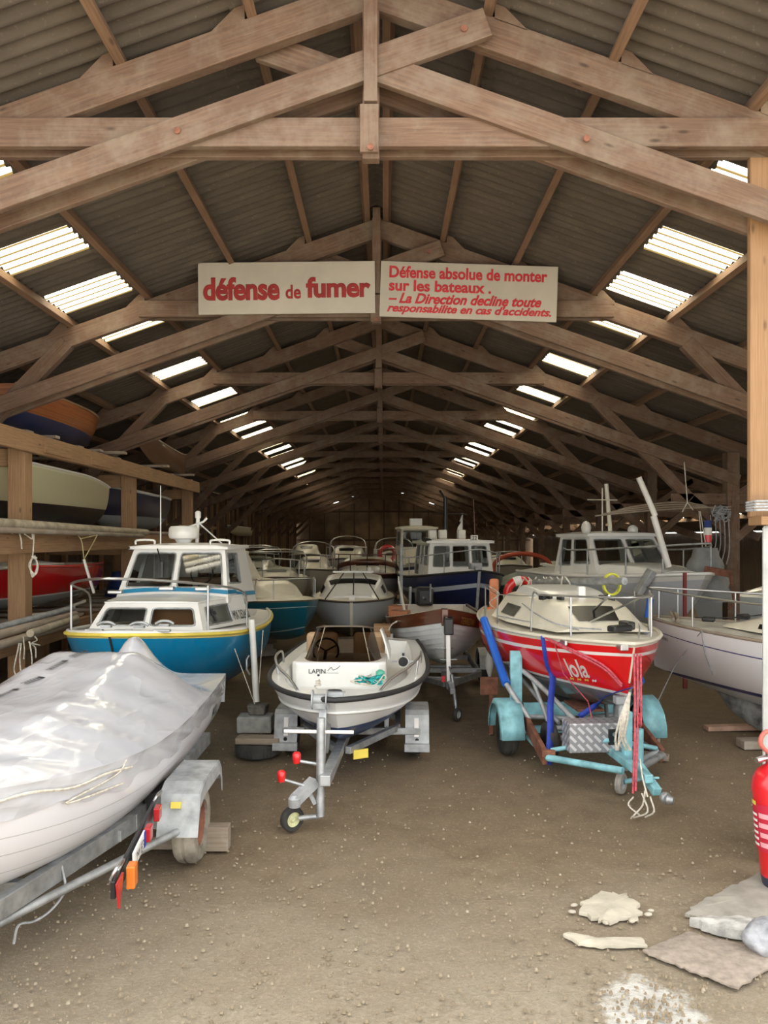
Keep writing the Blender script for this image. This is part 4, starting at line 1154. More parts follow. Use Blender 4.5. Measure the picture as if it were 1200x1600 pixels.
for s in(-1,1):
    wheel(tr,(s*1.13,5.95,.29),.29,.17,rim=MT['rust'],tyre=paint('pale_dusty_tyre',(.30,.27,.22),.9,0,.25,7,.4))
    prof=[(-.42,.34),(-.33,.62),(-.20,.67),(.34,.67),(.40,.60),(.43,.50)]
    m=MB(); m.grid([[V(s*.98,5.95+y,z) for y,z in prof],[V(s*1.27,5.95+y,z) for y,z in prof]]); m.grid([[V(s*1.27,5.95+y,z) for y,z in prof],[V(s*1.27,5.95+y,z-.10 if z>.36 else z) for y,z in prof]])
    mg=m.build('mudguard',MT['galvdull'],tr,solid=.008)
    MB().box((s*1.11,5.95-.367,.555),(.07,.05,.045),Euler((-.30,0,0))).build('reflector',MT['yellow'],mg)
    MB().box((s*.86,5.95,.50),(.10,.35,.16)).build('mudguard_bracket',MT['blackplastic'],tr,bevel=.01)
# light board stowed lengthwise
MB().bar((1.13,4.22,.56),(.98,5.6,.60),.03,.10).build('light_board',MT['blackplastic'],tr,bevel=.006)
d=V(-.15,1.38,.04).normalized(); n_=V(d.y,-d.x,0)
tri=MB(); c=V(1.15,4.22,.52); 
tri.poly([c+n_*.02+d*-.06+V(0,0,.10),c+n_*.02+d*.09+V(0,0,.10),c+n_*.02+d*.0+V(0,0,-.06)]); tri.build('triangle_reflector',MT['redlens'],tr,solid=-.012)
MB().bar(V(1.155,4.37,.56)+n_*.02,V(1.145,4.46,.56)+n_*.02,.05,.13).build('indicator_lens',MT['amber'],tr,bevel=.008)
for y,z in((4.98,.585),(5.30,.60)):
    MB().box(V(1.15-.109*(y-4.22),y,z)+n_*.025,(.04,.10,.09),Matrix.Rotation(.109,3,'Z')).build('tail_lens',MT['redlens'],tr,bevel=.006)
pn=MB(); pn.bar(V(1.11,4.56,.575)+n_*.02,V(1.07,4.90,.585)+n_*.02,.012,.10); plo=pn.build('number_plate',MT['text_white'],tr,bevel=.003)
MB().bar(V(1.075,4.86,.584)+n_*.028,V(1.071,4.90,.585)+n_*.028,.004,.10).build('blue_band',MT['bluestrap'],plo)
text_mesh('lettering','M E3',MT['text_dark'],plo,.20,V(1.093,4.72,.58)+n_*.028,face_rot(d,(0,0,1)),.06,.01)
for y in(4.30,5.48):
    hd=MB(); hd.tube(smooth_path([V(1.12-.109*(y-4.22),y-.06,.61),V(1.15-.109*(y-4.22),y-.06,.67),V(1.15-.109*(y-4.22),y+.06,.67),V(1.12-.109*(y-4.22),y+.06,.61)],3),.010,6); hd.build('wire_handle',MT['chrome'],tr,smooth=60)
wr=MB(); wr.tube(smooth_path([V(.62,4.75,.50),V(.66,4.72,.34),V(.60,4.66,.24),V(.52,4.60,.20),V(.47,4.52,.22),V(.45,4.5,.12)],4),.008,6); wr.build('cord',MT['greyrope'],tr,smooth=60)
for x,y,l in((-1.34,6.16,'small timber chock on the dirt behind the trailer wheel of the shrink-wrapped boat'),):
    tag(MB().box((x,y,.10),(.20,.12,.19)).box((x-.4,y+.02,.06),(.5,.11,.1)).build('wheel_chock',MT['oldplank'],bevel=.006),l,'block')

# ---------------------------------------------------- red sailboat "lola"
RX,RY,RR=2.36,9.95,math.radians(2)
lo=thing('sailboat','red hulled cream decked small sailboat named lola, on the turquoise trailer','boat',(RX,RY,0),RR)
H=Hull(4.9,2.02,1.36,.50,tw=.62,tm=.42,pb=2.1,sb=.09,ss=.02,kr=.36,tk=.42,nm=2.4,nb=1.3,rake=.22,pk=2)
H.shell(32,16).build('hull',hull_mat('red_sailboat_hull',[(.80,.85,(.80,.76,.74)),(.955,1.1,(.68,.64,.54))],(.66,.010,.012),wl=[(.935,(.80,.78,.76)),(.905,(.13,.135,.14))],rough=.2,coat=.6),lo,smooth=40)
H.deck(camber=.07,well=(.05,.30,.55)).build('deck',MT['gelcream'],lo,smooth=40)
H.well(.05,.30,.55,1.0,camber=.07).build('cockpit',MT['gelcream'],lo,smooth=40)
H.rub(.026,off=.006,up=.012,flat=.8).build('toe_rail',MT['gelcream'],lo,smooth=60)
MB().tube([H.P(1,u,1)+V(0,-.004,0) for u in [.35+.6*i/10 for i in range(11)]],.010,6).build('stem_band',MT['gelcream'],lo,smooth=60)
kl=MB(); kl.prism([(-.10,-.75),(.10,-.75),(.14,0),(.10,.9),(-.10,.9),(-.14,0)],.40,.75); kl.build('fin_keel',paint('grey_antifouling',(.14,.145,.15),.8,0,.15,6),lo,bevel=.03)
H.text('lola',MT['text_white'],lo,.875,.57,-1,.28,.20,.02)
for k,(c_,nm) in enumerate(((MT['yellow'],'fish'),(MT['yellow'],'fish'),(MT['yellow'],'fish'),(MT['text_white'],'fish'))):
    H.text('~',c_,lo,.845+.022*k,.405-.006*k,-1,.06,.035,.06,name='small_fish_mark')
# coachroof
T_=Trunk([(-1.50,.52,.36,1.46,1.51),(-.92,.68,.46,1.45,1.73),(-.15,.80,.58,1.43,1.78),(.75,.84,.62,1.42,1.78)])
ct=T_.shell().build('coachroof',MT['gelcream'],lo,smooth=60)
def win(T,par,a0,a1,b0,b1,mat=None):
    w=T.patch(a0,a1,b0,b1).build('window',mat or MT['darkglass'],par,smooth=60); return w
win(T_,ct,.08,.28,-.34,.34)
win(T_,ct,.62,.86,-.90,-.72); win(T_,ct,.62,.86,.72,.90)
T2=Trunk([(-.45,.36,.28,1.75,1.78),(-.20,.46,.38,1.75,1.83),(.3,.50,.42,1.75,1.85),(.75,.50,.42,1.75,1.85)])
T2.shell().build('sliding_hatch',MT['gelwhite'],lo,smooth=60)
for x,y,z in((-.42,-.45,1.72),(-.34,-.45,1.73),(-.24,-.62,1.73),(.30,-.55,1.73),(.42,-.5,1.71)):
    MB().box((x,y,z+.03),(.045,.11,.075),Matrix.Rotation(.4,3,'Z')).build('cleat',MT['blackplastic'],lo,bevel=.01)
tb=MB().box((.05,-.50,1.81),(.09,.09,.18)).build('mast_step',MT['gelwhite'],lo,bevel=.015)
H.rail(.72,.46,.86,posts=(.86,),r=.012,tip=-.05).build('pulpit',MT['chrome'],lo,smooth=60)
q=lambda t,sd,z: V(sd*H.half(t)*.9,H.P(t,1).y,H.sheer(t)+z)
for sd in(-1,1):
    r=MB(); r.tube([q(.74,sd,.44),q(.5,sd,.40),q(.28,sd,.42)],.005,5)
    for t in(.5,.28): r.tube([q(t,sd,.02),q(t,sd,.44)],.011,6)
    r.build('guard_rail',MT['chrome'],lo,smooth=60)
st=MB()
for s0,s1 in (((-.1,-2.0,1.9),(.02,-1.0,1.62)),((.3,-1.95,1.9),(-.12,-1.35,1.55))): st.tube([V(*s0),V(*s1)],.012,6)
st.build('pulpit_brace',MT['chrome'],lo,smooth=60)
bf=MB(); p=H.P(.985,.97,-1,.02); bf.box(p,(.08,.14,.06)); bf.box(H.P(.86,.97,-1,.02),(.03,.25,.05)); bf.build('bow_fairlead',MT['chrome'],lo,bevel=.008)
an=MB(); an.box((.10,-1.75,1.53),(.28,.12,.07),.5); an.box((.22,-1.62,1.55),(.10,.2,.09),.2); an.build('windlass_fittings',MT['blackplastic'],lo,bevel=.02)
# running lines on deck
ln=MB(); ln.tube(smooth_path([V(-.62,-.2,1.67),V(-.60,-.9,1.60),V(-.45,-1.45,1.53),V(-.05,-1.6,1.50)],5),.008,6); ln.tube(smooth_path([V(-.85,.2,1.47),V(-.6,-1.0,1.50),V(-.3,-1.6,1.50)],5),.008,6); ln.tube(smooth_path([V(.1,-2.3,1.5),V(.5,-1.2,1.52),V(.6,-.4,1.62)],5),.008,6)
tag(ln.build('deck_line',MT['greyrope'],smooth=60,loc=(RX,RY,0.0),rot=(0,0,RR)),'grey control lines led along the foredeck of the red sailboat','rope')
RM=Matrix.Rotation(RR,3,'Z')
def LW(x,y,z): return RM@V(x,y,0)+V(RX,RY,z)
# mast laid along the deck, with its halyards
mast=MB(); a,b_=at(806,915,12.4),at(1052,903,9.2)
mast.tube([at(835,910,11.6),at(976,908,9.7)],.05,10)
tag(mast.build('mast_spar',MT['galv'],smooth=50),'long grey mast laid fore and aft over the red sailboat','mast')
mc=MB(); random.seed(9)
for k in range(9):
    c0=at(820+k*9+random.uniform(-4,4),912,12.0-k*.17)
    mc.tube(smooth_path([c0+V(random.uniform(-.08,.08),random.uniform(-.1,.1),.10),c0+V(random.uniform(-.1,.1),0,-.02),c0+V(random.uniform(-.1,.1),.05,-.13),c0+V(random.uniform(-.1,.1),.1,.06)],4),.012,6)
tag(mc.build('halyard_coils',MT['rope'],smooth=60),'pale halyards looped round the mast end above the red sailboat cockpit','rope')
yr=MB(); 
for k in range(4): yr.tube([at(957,913,10.1)+V(.11*math.cos(a),.02*k,.14*math.sin(a)) for a in [2*PI*i/14 for i in range(14)]],.014,6,closed=True)
tag(yr.build('yellow_rope_coil',paint('yellow_rope',(.70,.72,.08),.8,0,.1,30),smooth=60),'bright yellow rope coil hanging from the mast end','rope')
lb=thing('lifebuoy','red and white lifebuoy ring hung on the stern rail of the red sailboat','lifebuoy',at(814,928,12.25))
ring=[V(.22*math.cos(a),.0,.22*math.sin(a)) for a in [2*PI*i/24 for i in range(24)]]
MB().tube(ring,.07,10,closed=True).build('ring',MT['red'],lb,smooth=60)
for k in range(4):
    MB().tube(ring[k*6:k*6+3],.073,10).build('white_band',MT['fender'],lb,smooth=60)
ho=thing('foam_float','tall orange foam float tied upright at the stern of the red sailboat','float',at(772,936,12.0))
MB().box((0,0,.02),(.15,.09,.60)).build('float',paint('faded_orange_foam',(.60,.22,.10),.7,0,.1,8),ho,bevel=.06)
MB().tube(smooth_path([V(-.08,-.05,.2),V(.08,-.05,.08),V(-.08,-.05,-.05),V(.08,-.05,-.2)],3),.008,6).build('cord',MT['rope'],ho)
MB().box((-.05,0,-.22),(.12,.08,.2)).build('orange_light',MT['orange'],ho,bevel=.03)
sf=MB(); 
def fender(name,label,loc,r,h,mat=None):
    f=thing(name,label,'fender',loc)
    MB().lathe([(0,-h/2-.06),(.02,-h/2-.05),(.03,-h/2),(r*.7,-h/2+.05),(r,-h/2+.12),(r,h/2-.12),(r*.7,h/2-.05),(.03,h/2),(.02,h/2+.05),(0,h/2+.06)],(0,0,0),(0,0,1),14).build('body',mat or MT['fender'],f,smooth=50)
    MB().tube([V(0,0,h/2+.03),V(0,0,h/2+.40)],.007,6).build('lanyard',MT['rope'],f)
fender('fender','white sausage fender hanging beside the stern of the red sailboat',at(765,1036,11.6),.065,.34)
# turquoise trailer
TX,TYc=2.22,8.93
tr=thing('boat_trailer','turquoise tube trailer with curved mudguards and chequer-plate box, under the red sailboat','trailer',(TX,TYc,0),math.radians(4))
TQ=MT['turq']
for s in(-1,1):
    wheel(tr,(s*.80,0,.28),.28,.16,axis=(1,0,0))
    m=MB(); arc=[math.radians(a) for a in(185,165,140,115,90,65,40,15,-5)]
    m.grid([[V(s*.68,-.36*math.cos(a)*-1,.28+.37*math.sin(a)) for a in arc],[V(s*.93,-.36*math.cos(a)*-1,.28+.37*math.sin(a)) for a in arc]])
    m.grid([[V(s*.93,.36*math.cos(a),.28+.37*math.sin(a)) for a in arc],[V(s*.955,.32*math.cos(a),.28+.31*math.sin(a)) for a in arc]])
    m.build('mudguard',TQ,tr,solid=.010,smooth=40)
    MB().box((s*.66,.15,.86),(.14,.05,.62)).build('side_plate',TQ,tr,bevel=.008)
    MB().tube(smooth_path([V(s*.06,-1.62,.28),V(s*.55,-1.05,.24),V(s*.60,-.95,.24),V(s*.60,-.2,.24)],3),.035,10).build('drawbar_tube',TQ if s<0 else G,tr,smooth=60)
    MB().tube([V(s*.56,-.95,.30),V(s*.02,-1.15,.45)],.024,8).build('brace_tube',TQ,tr,smooth=60)
    # cradle of grey tube
    cr=MB()
    cr.tube(smooth_path([V(s*.62,1.0,.92),V(s*.60,.25,.95),V(s*.42,-.2,.78),V(s*.20,-.75,.52),V(s*.06,-1.1,.46)],4),.028,8)
    cr.tube([V(s*.60,.25,.95),V(s*.62,.25,.35)],.024,8); cr.tube([V(s*.50,0,.86),V(s*.40,-.35,.40)],.024,8); cr.tube([V(s*.60,.8,.92),V(s*.28,-.3,.42)],.024,8)
    cr.tube([V(s*.68,.1,.42),V(s*.05,-.1,.42)],.030,8); cr.tube([V(s*.40,-.45,.40),V(s*.02,-.45,.40)],.030,8); cr.tube([V(s*.36,-.62,.34),V(s*.0,-.62,.34)],.028,8)
    cr.build('cradle_tube',MT['galvdull'],tr,smooth=60)
    MB().bar((s*.62,-.95,.22),(s*.62,-.15,.42),.05,.16).build('rusty_arm',MT['rust'],tr,bevel=.01)
    wheel(tr,(s*(.46 if s<0 else .80),-.55 if s<0 else .0,.30),.20,.11,'spare_wheel') if s<0 else None
    # guide post with sleeve
    MB().tube([V(s*.60,-.25,.45),V(s*.80,.05,.80)],.030,8).build('guide_post',MT['galvdull'],tr,smooth=60)
    MB().tube([V(s*.80,.05,.80),V(s*.87,1.0,1.45)],.052,10).build('blue_sleeve',MT['bluetube'],tr,smooth=60)
MB().box((0,0,.28),(1.6,.07,.07)).box((0,.9,.30),(1.1,.06,.06)).build('axle',TQ,tr)
MB().box((0,.05,.50),(1.2,.04,.16)).build('cross_plate',TQ,tr,bevel=.006)
MB().bar((0,-.6,.34),(.06,-1.95,.30),.08,.08).build('drawbar',TQ,tr,bevel=.01)
def chequer():
    m,nt,b=nodes_of('chequer_plate'); b.inputs['Metallic'].default_value=.35; b.inputs['Roughness'].default_value=.4; b.inputs['Base Color'].default_value=(.60,.60,.62,1)
    ch=N(nt,'ShaderNodeTexBrick'); ch.inputs['Scale'].default_value=4.2; ch.inputs['Mortar Size'].default_value=.07; ch.offset=.5
    mp=N(nt,'ShaderNodeMapping'); mp.inputs['Rotation'].default_value=(0,0,.785); nt.links.new(coord(nt,'UV'),mp.inputs[0]); nt.links.new(mp.outputs[0],ch.inputs['Vector'])
    nt.links.new(ramp(nt,ch.outputs['Fac'],[(0,(.62,.62,.64)),(1,(.30,.30,.32))]),b.inputs['Base Color'])
    bump(nt,b,ch.outputs['Fac'],.6,.01); return m
tbx=MB(); tbx.box((-.12,-1.02,.47),(.62,.26,.30)); bx=tbx.build('tool_box',chequer(),tr,bevel=.012)
MB().box((.02,-1.155,.48),(.10,.02,.16)).build('lock_plate',MT['blackplastic'],bx,bevel=.006)
MB().lathe([(0,0),(.022,0),(.022,.012),(0,.012)],(.03,-1.165,.51),(0,-1,0),10).build('lock',MT['chrome'],bx)
MB().box((.10,-1.32,.50),(.085,.085,.56)).build('winch_post',TQ,tr,bevel=.01)
MB().tube([V(.08,-1.22,.62),V(.08,-1.22,.86)],.03,8).box((.08,-1.22,.87),(.14,.10,.08)).build('bow_support',MT['galvdull'],tr,bevel=.01)
MB().tube([V(.19,-1.40,.62),V(.19,-1.40,.13)],.042,10).tube([V(.19,-1.40,.13),V(.03,-1.42,.11)],.025,8).build('jockey_post',TQ,tr,smooth=60)
wheel(tr,(-.01,-1.44,.105),.105,.06,'jockey_wheel',axis=(.75,-.66,0),tyre=paint('worn_grey_tyre',(.34,.32,.29),.8,0,.15,8))
MB().bar((.10,-1.60,.32),(.12,-1.98,.19),.08,.08).box((.12,-1.85,.28),(.15,.03,.02)).build('coupling',TQ,tr,bevel=.01)
MB().sphere((.18,-2.02,.15),.055,10).lathe([(.03,0),(.05,.03),(.03,.08)],(.16,-2.04,.15),(.7,-.6,0),10).build('hitch_head',MT['galv'],tr,smooth=50)
MB().tube([V(.15,-1.15,.16),V(.62,-.9,.26)],.034,8).build('skid_tube',MT['galvdull'],tr,smooth=60)
MB().box((-.60,-.98,.28),(.14,.06,.07)).build('red_joint',MT['rust'],tr,bevel=.006)
MB().box((.02,-.25,.60),(.30,.5,.03)).build('keel_pad',MT['rust'],tr,bevel=.006)
# straps, ropes
def strap(pts,label,w=.05,name='ratchet_strap',mat=None):
    P=smooth_path(pts,5); mb=MB(); rows=[]
    for i,p in enumerate(P):
        t=(P[min(i+1,len(P)-1)]-P[max(i-1,0)]).normalized(); x=t.cross(V(.2,-1,.25)).normalized()
        rows.append([p-x*w/2,p+x*w/2])
    mb.grid(rows); return tag(mb.build(name,mat or MT['bluestrap'],smooth=60,solid=.004),label,'strap')
hp=lambda t,u,sd=-1,o=.012: RM@H.P(t,u,sd,o)+V(RX,RY,0)
strap([hp(.80,1.0)+V(0,0,.02),hp(.80,.8),hp(.79,.6),hp(.785,.42,-1,.03),at(860,1105,8.3),at(860,1140,8.2),at(857,1195,8.05)],'blue webbing strap hanging down the left side of the red sailboat to its trailer',.075)
strap([at(986,1075,7.45),hp(.93,.16,-1,.03),hp(.86,.06,-1,.05),at(905,1120,8.3)],'blue webbing strap from the bow of the red sailboat down under its hull',.06)
rp=MB(); rp.tube(smooth_path([hp(.81,1.0,-1,.03),hp(.88,.88,-1,.03),hp(.95,.66,-1,.03),hp(.988,.34,-1,.03)],5),.012,6); rp.tube(smooth_path([hp(.82,.98,-1,.03),hp(.89,.83,-1,.04),hp(.95,.61,-1,.035),hp(.988,.31,-1,.035)],5),.012,6); rp.tube([hp(.835,.98,-1,.03),hp(.835,.5,-1,.035),hp(.84,.1,-1,.04),at(925,1122,7.9)],.007,6)
tag(rp.build('red_rope',MT['redrope'],smooth=60),'faded red rope slung across the side of the red sailboat to its stem','rope')
rp=MB()
for k,(x0,x1,y1) in enumerate(((991,989,1240),(996,993,1236),(1001,998,1115))): rp.tube(smooth_path([at(x0,1022,7.35),at((x0+x1)/2+2,1130,7.15),at(x1,y1,7.0)],4),.010,6)
tag(rp.build('hanging_red_rope',MT['redrope'],smooth=60),'red and white ropes hanging from the bow of the red sailboat to the hitch','rope')
rp=MB(); random.seed(4)
for k in range(6):
    x=978+random.uniform(-6,8); rp.tube(smooth_path([at(984,1082,7.4),at(x-random.uniform(0,8),1120,7.3),at(x-random.uniform(0,12),1150,7.35),at(x-random.uniform(-6,14),1172,7.4)],4),.011,6)
tag(rp.build('white_rope_bundle',MT['rope'],smooth=60),'bundle of pale rope ends hanging at the winch post of the turquoise trailer','rope')
rp=MB()
for pts in ([(1008,1235,6.95),(1004,1258,6.9),(992,1272,6.75),(986,1279,6.83)],[(1003,1240,6.95),(1012,1268,6.75),(990,1278,6.84)],[(1016,1245,6.9),(1022,1268,6.8),(1008,1277,6.85)],[(990,1245,7.0),(982,1258,7.0),(1000,1274,6.9)],[(1000,1186,7.1),(1004,1215,7.0),(1012,1245,6.92)]):
    rp.tube(smooth_path([at(*p) for p in pts],4),.008,6)
tag(rp.build('loose_rope_ends',MT['rope'],smooth=60),'loose pale rope ends trailing on the dirt at the turquoise trailer hitch','rope')
tag(MB().box((1.33,9.75,.62),(.22,.03,.22)).box((1.36,9.78,.26),(.05,.05,.52)).build('brown_board',MT['rust']),'small rust-brown board on a stake left of the turquoise trailer','board')
pt=thing('wooden_pallet_block','slotted pale timber block on the dirt right of the turquoise trailer','block',at(1013,1140,9.4)+V(.05,0,-.16))
pt.location.z=0
for k in range(3): MB().box((0,0,.03+.06*k),(.16,.10,.045) if k!=1 else (.05,.10,.07)).build('slat',MT['oldplank'],pt,bevel=.004)
tag(MB().box((3.02,8.72,.03),(.40,.13,.055),-.5).build('short_plank',MT['oldplank'],bevel=.005),'short pale plank end on the dirt at the right of the turquoise trailer','plank')

# ---------------------------------------------------- white sailboat at the right edge
BR=math.radians(217); c,s=math.cos(BR),math.sin(BR)
BX,BY=3.72+2.8*.6,10.85-2.8*.8
be=thing('sailing_yacht','white sailing yacht with navy waterline stripe and teak toe rail, behind the pier','boat',(BX,BY,0),BR)
H=Hull(5.6,2.05,1.30,.36,tw=.85,tm=.40,pb=2.0,sb=.08,ss=0,kr=.34,tk=.45,nm=2.2,nb=1.35,rake=.12,pk=2.2)
H.shell(30,16).build('hull',hull_mat('yacht_hull',[(.79,.805,(.02,.03,.16))],(.82,.83,.85),wl=[(.665,(.015,.02,.16)),(.615,(.66,.71,.74))]),be,smooth=40)
H.deck(camber=.06).build('deck',MT['deckgrey'],be,smooth=40)
H.rub(.022,off=-.01,up=.015).build('toe_rail',MT['oldplank'],be,smooth=60)
H.text('BÉNÉTEAU',MT['text_dark'],be,.93,.72,1,.24,.055,.01)
T_=Trunk([(-1.55,.25,.15,1.38,1.41),(-1.0,.52,.40,1.38,1.55),(-.2,.68,.52,1.36,1.62),(1.4,.72,.56,1.36,1.64)])
ct=T_.shell().build('coachroof',MT['gelcream'],be,smooth=60)
win(T_,ct,.35,.62,.75,.9); win(T_,ct,.68,.92,.75,.9)
for x,y in((.30,-1.7),(.2,-1.3)): MB().box((x,y,1.46 if y<-1.5 else 1.52),(.12,.16,.06),.4).build('deck_fitting',MT['blackplastic'],be,bevel=.02)
H.rail(.60,.42,.90,posts=(.62,.82,.94),r=.013,tip=0).build('pulpit',MT['chrome'],be,smooth=60)
kl=MB(); rows=[]
for z,y0,y1,w in((.50,-1.75,.5,.10),(.30,-1.60,.55,.10),(.15,-1.35,.55,.10),(.03,-1.0,.45,.11)):
    rows.append([V(w*math.sin(a)*(1 if True else 0),(y0+y1)/2-(y1-y0)/2*math.cos(a),z) for a in [2*PI*i/20 for i in range(21)]])
kl.grid(rows,flip=True); kl.poly(rows[-1][:-1])
kl.build('keel',paint('flaking_antifouling',(.22,.23,.22),.9,0,.28,9,.4),be,smooth=60)
BM=Matrix.Rotation(BR,3,'Z')
yw=lambda t,u,o=.012: BM@H.P(t,u,1,o)+V(BX,BY,0)
rp=MB(); rp.tube([yw(.78,1.02),yw(.90,.30,.05),at(1022,1108,10.2)],.008,6); rp.tube(smooth_path([yw(.78,1.02),yw(.78,.7),yw(.775,.4,.02)],4),.008,6)
tag(rp.build('grey_mooring_rope',MT['greyrope'],smooth=60),'thin grey rope running down the bow of the white yacht','rope')
win_=MB(); w0=BM@V(.35,-1.2,1.56)+V(BX,BY,0)
def yp(x,y,z): return BM@V(x,y,z)+V(BX,BY,0)
ol=MB(); ol.tube(smooth_path([yp(.62,-1.7,1.50),yp(.55,-1.2,1.54),yp(.50,-.6,1.66)],4),.008,6); ol.box(yp(.5,-1.15,1.56),(.16,.05,.05),.5); ol.box(yp(.55,-.85,1.62),(.06,.05,.05))
tag(ol.build('block_and_line',MT['blackplastic'],smooth=60),'black pulley block and dark line on the deck of the white yacht','tackle')
tag(MB().tube([yp(-.1,-2.42,1.45),yp(.42,-2.05,1.42)],.03,8).tube([yp(-.05,-2.46,1.47),yp(.45,-2.1,1.44)],.02,8).build('short_spars',MT['oldplank'],smooth=50),'two short wooden spars lying on the bow of the white yacht','spar')
tag(MB().tube([yp(.25,-2.62,1.40),yp(.22,-2.6,1.66)],.045,10).build('blue_cylinder',MT['bluetube'],smooth=50),'blue cylinder standing at the bow of the white yacht beside the red sailboat','tube')
kx,ky=BX-.25,BY+.3
tag(MB().box((4.85,9.15,.055),(1.25,.20,.10),.05).build('keel_plank',MT['oldplank'],bevel=.008),'thick grey plank on the dirt in front of the yacht keel','plank')
tag(MB().box((4.60,10.0,.03),(.85,.14,.06),.08).build('pink_plank',paint('pinkish_plank',(.52,.33,.24),.85,0,.12,6),bevel=.006),'thin pinkish plank on the dirt beneath the bow of the white yacht','plank')
st=MB().sphere((0,0,.04),.10,10,sc=(1.6,.8,.45)).build('flat_stone',MT['concrete'],smooth=60,loc=(4.75,9.12,.095)); tag(st,'flat grey stone lying on the plank by the yacht keel','stone')
# ================================================================ BOATS FURTHER IN
def boat_at(name,label,px,Y,rz,group=None,cat='boat'):
    """root placed so that the bow centre lies on the given line of sight"""
    return thing(name,label,cat,((px-600)/1200*Y,Y,0),math.radians(rz),group)
def mid(px,Yb,L,rz):
    r=math.radians(rz); bx=(px-600)/1200*Yb
    return (bx-math.sin(r)*L/2, Yb+math.cos(r)*L/2, 0)
def cradle(root,H,label):
    x,y=root.location.x,root.location.y
    keel_blocks(label,(x,y,0),root.rotation_euler.z,H.zk+.01)

# grey canoe-sterned cabin boat behind the speedboat
L=4.4; r=thing('cabin_boat','pale grey rounded cabin boat with a slot window, directly behind the speedboat','boat',mid(549,15.3,L,1),math.radians(1))
H=Hull(L,1.86,1.18,.36,tw=.7,tm=.45,pb=2.7,sb=.03,kr=.2,tk=.55,nm=2.3,nb=1.6,rake=.2)
H.shell().build('hull',hull_mat('grey_boat_hull',[(.965,1.1,(.10,.09,.08))],(.46,.49,.52)),r,smooth=40)
H.deck(camber=.07).build('deck',MT['gelcream'],r,smooth=40)
H.rub(.02,off=.008).build('rub_rail',paint('dark_wood_rail',(.08,.055,.04),.6),r,smooth=60)
MB().tube([H.P(1,u,1)+V(0,-.006,0) for u in [i/10 for i in range(11)]],.035,6).build('stem_post',MT['gelcream'],r,smooth=60)
T_=Trunk([(-1.35,.50,.36,1.20,1.28),(-.95,.66,.50,1.20,1.48),(-.5,.76,.60,1.20,1.64),(.9,.80,.64,1.20,1.66)])
ct=T_.shell().build('coachroof',MT['gelwhite'],r,smooth=60)
T_.patch(.38,.57,-.54,.54).build('window',MT['darkglass'],ct,smooth=60); T_.patch(.5,.66,.70,.90).build('window',MT['darkglass'],ct,smooth=60); T_.patch(.5,.66,-.90,-.70).build('window',MT['darkglass'],ct,smooth=60)
for x in(-.42,.02,.42): MB().tube([V(x*.5,-.45,1.72),V(x*1.3,-1.75,1.24)],.014,6).build('stay_rod',MT['blackplastic'],r)
MB().lathe([(0,0),(.05,0),(.05,.14),(0,.16)],(.35,.6,1.66),(0,0,1),10).build('deck_light',MT['fender'],r,smooth=40)
MB().box((0,-1.85,1.28),(.12,.10,.10)).box((0,-.45,1.74),(.9,.06,.04)).build('stay_bracket',MT['gelwhite'],r,bevel=.01)
cradle(r,H,'timber baulks under the pale grey cabin boat')

# teal sailboat at the left
L=4.6; r=thing('sailboat','teal hulled sailboat with cream deck, between the blue cabin boat and the grey cabin boat','boat',mid(482,14.3,L,30),math.radians(30))
H=Hull(L,1.9,1.22,.40,tw=.8,tm=.45,pb=2.2,sb=.12,kr=.3,tk=.5,nm=2.4,nb=1.3,rake=.2)
H.shell().build('hull',hull_mat('teal_hull',[(.955,1.1,(.13,.09,.06)),(.80,.815,(.5,.62,.62)),(.20,.225,(.45,.55,.55))],(.008,.105,.15)),r,smooth=40)
H.deck(camber=.07).build('deck',MT['gelcream'],r,smooth=40)
T_=Trunk([(-1.3,.30,.18,1.30,1.36),(-.8,.55,.40,1.30,1.55),(-.2,.68,.52,1.28,1.62),(1.0,.72,.56,1.26,1.62)])
ct=T_.shell().build('coachroof',MT['gelcream'],r,smooth=60)
T_.patch(.45,.56,.72,.9).build('window',MT['darkglass'],ct,smooth=60); T_.patch(.6,.85,-.9,-.72).build('window',MT['darkglass'],ct,smooth=60)
sl=MB(); sl.grid([[V(-.5+.08*math.sin(j*2.2)+ (i/6)*.35*( -1+2*j/6),-.3+.1*j/6,1.60+.62*(1-i/6)) for j in range(7)] for i in range(7)]); sl.build('furled_sail',paint('cream_sailcloth',(.62,.57,.47),.85,0,.1,4),r,smooth=60,solid=.02)
H.rail(.76,.40,.86,posts=(.86,),r=.013,tip=-.02).build('pulpit',MT['chrome'],r,smooth=60)
MB().tube([V(-.9,.9,1.25),V(-.9,.9,1.72),V(.7,1.3,1.75)],.014,6).build('stern_rail',MT['chrome'],r)
cradle(r,H,'timber baulks under the teal sailboat')

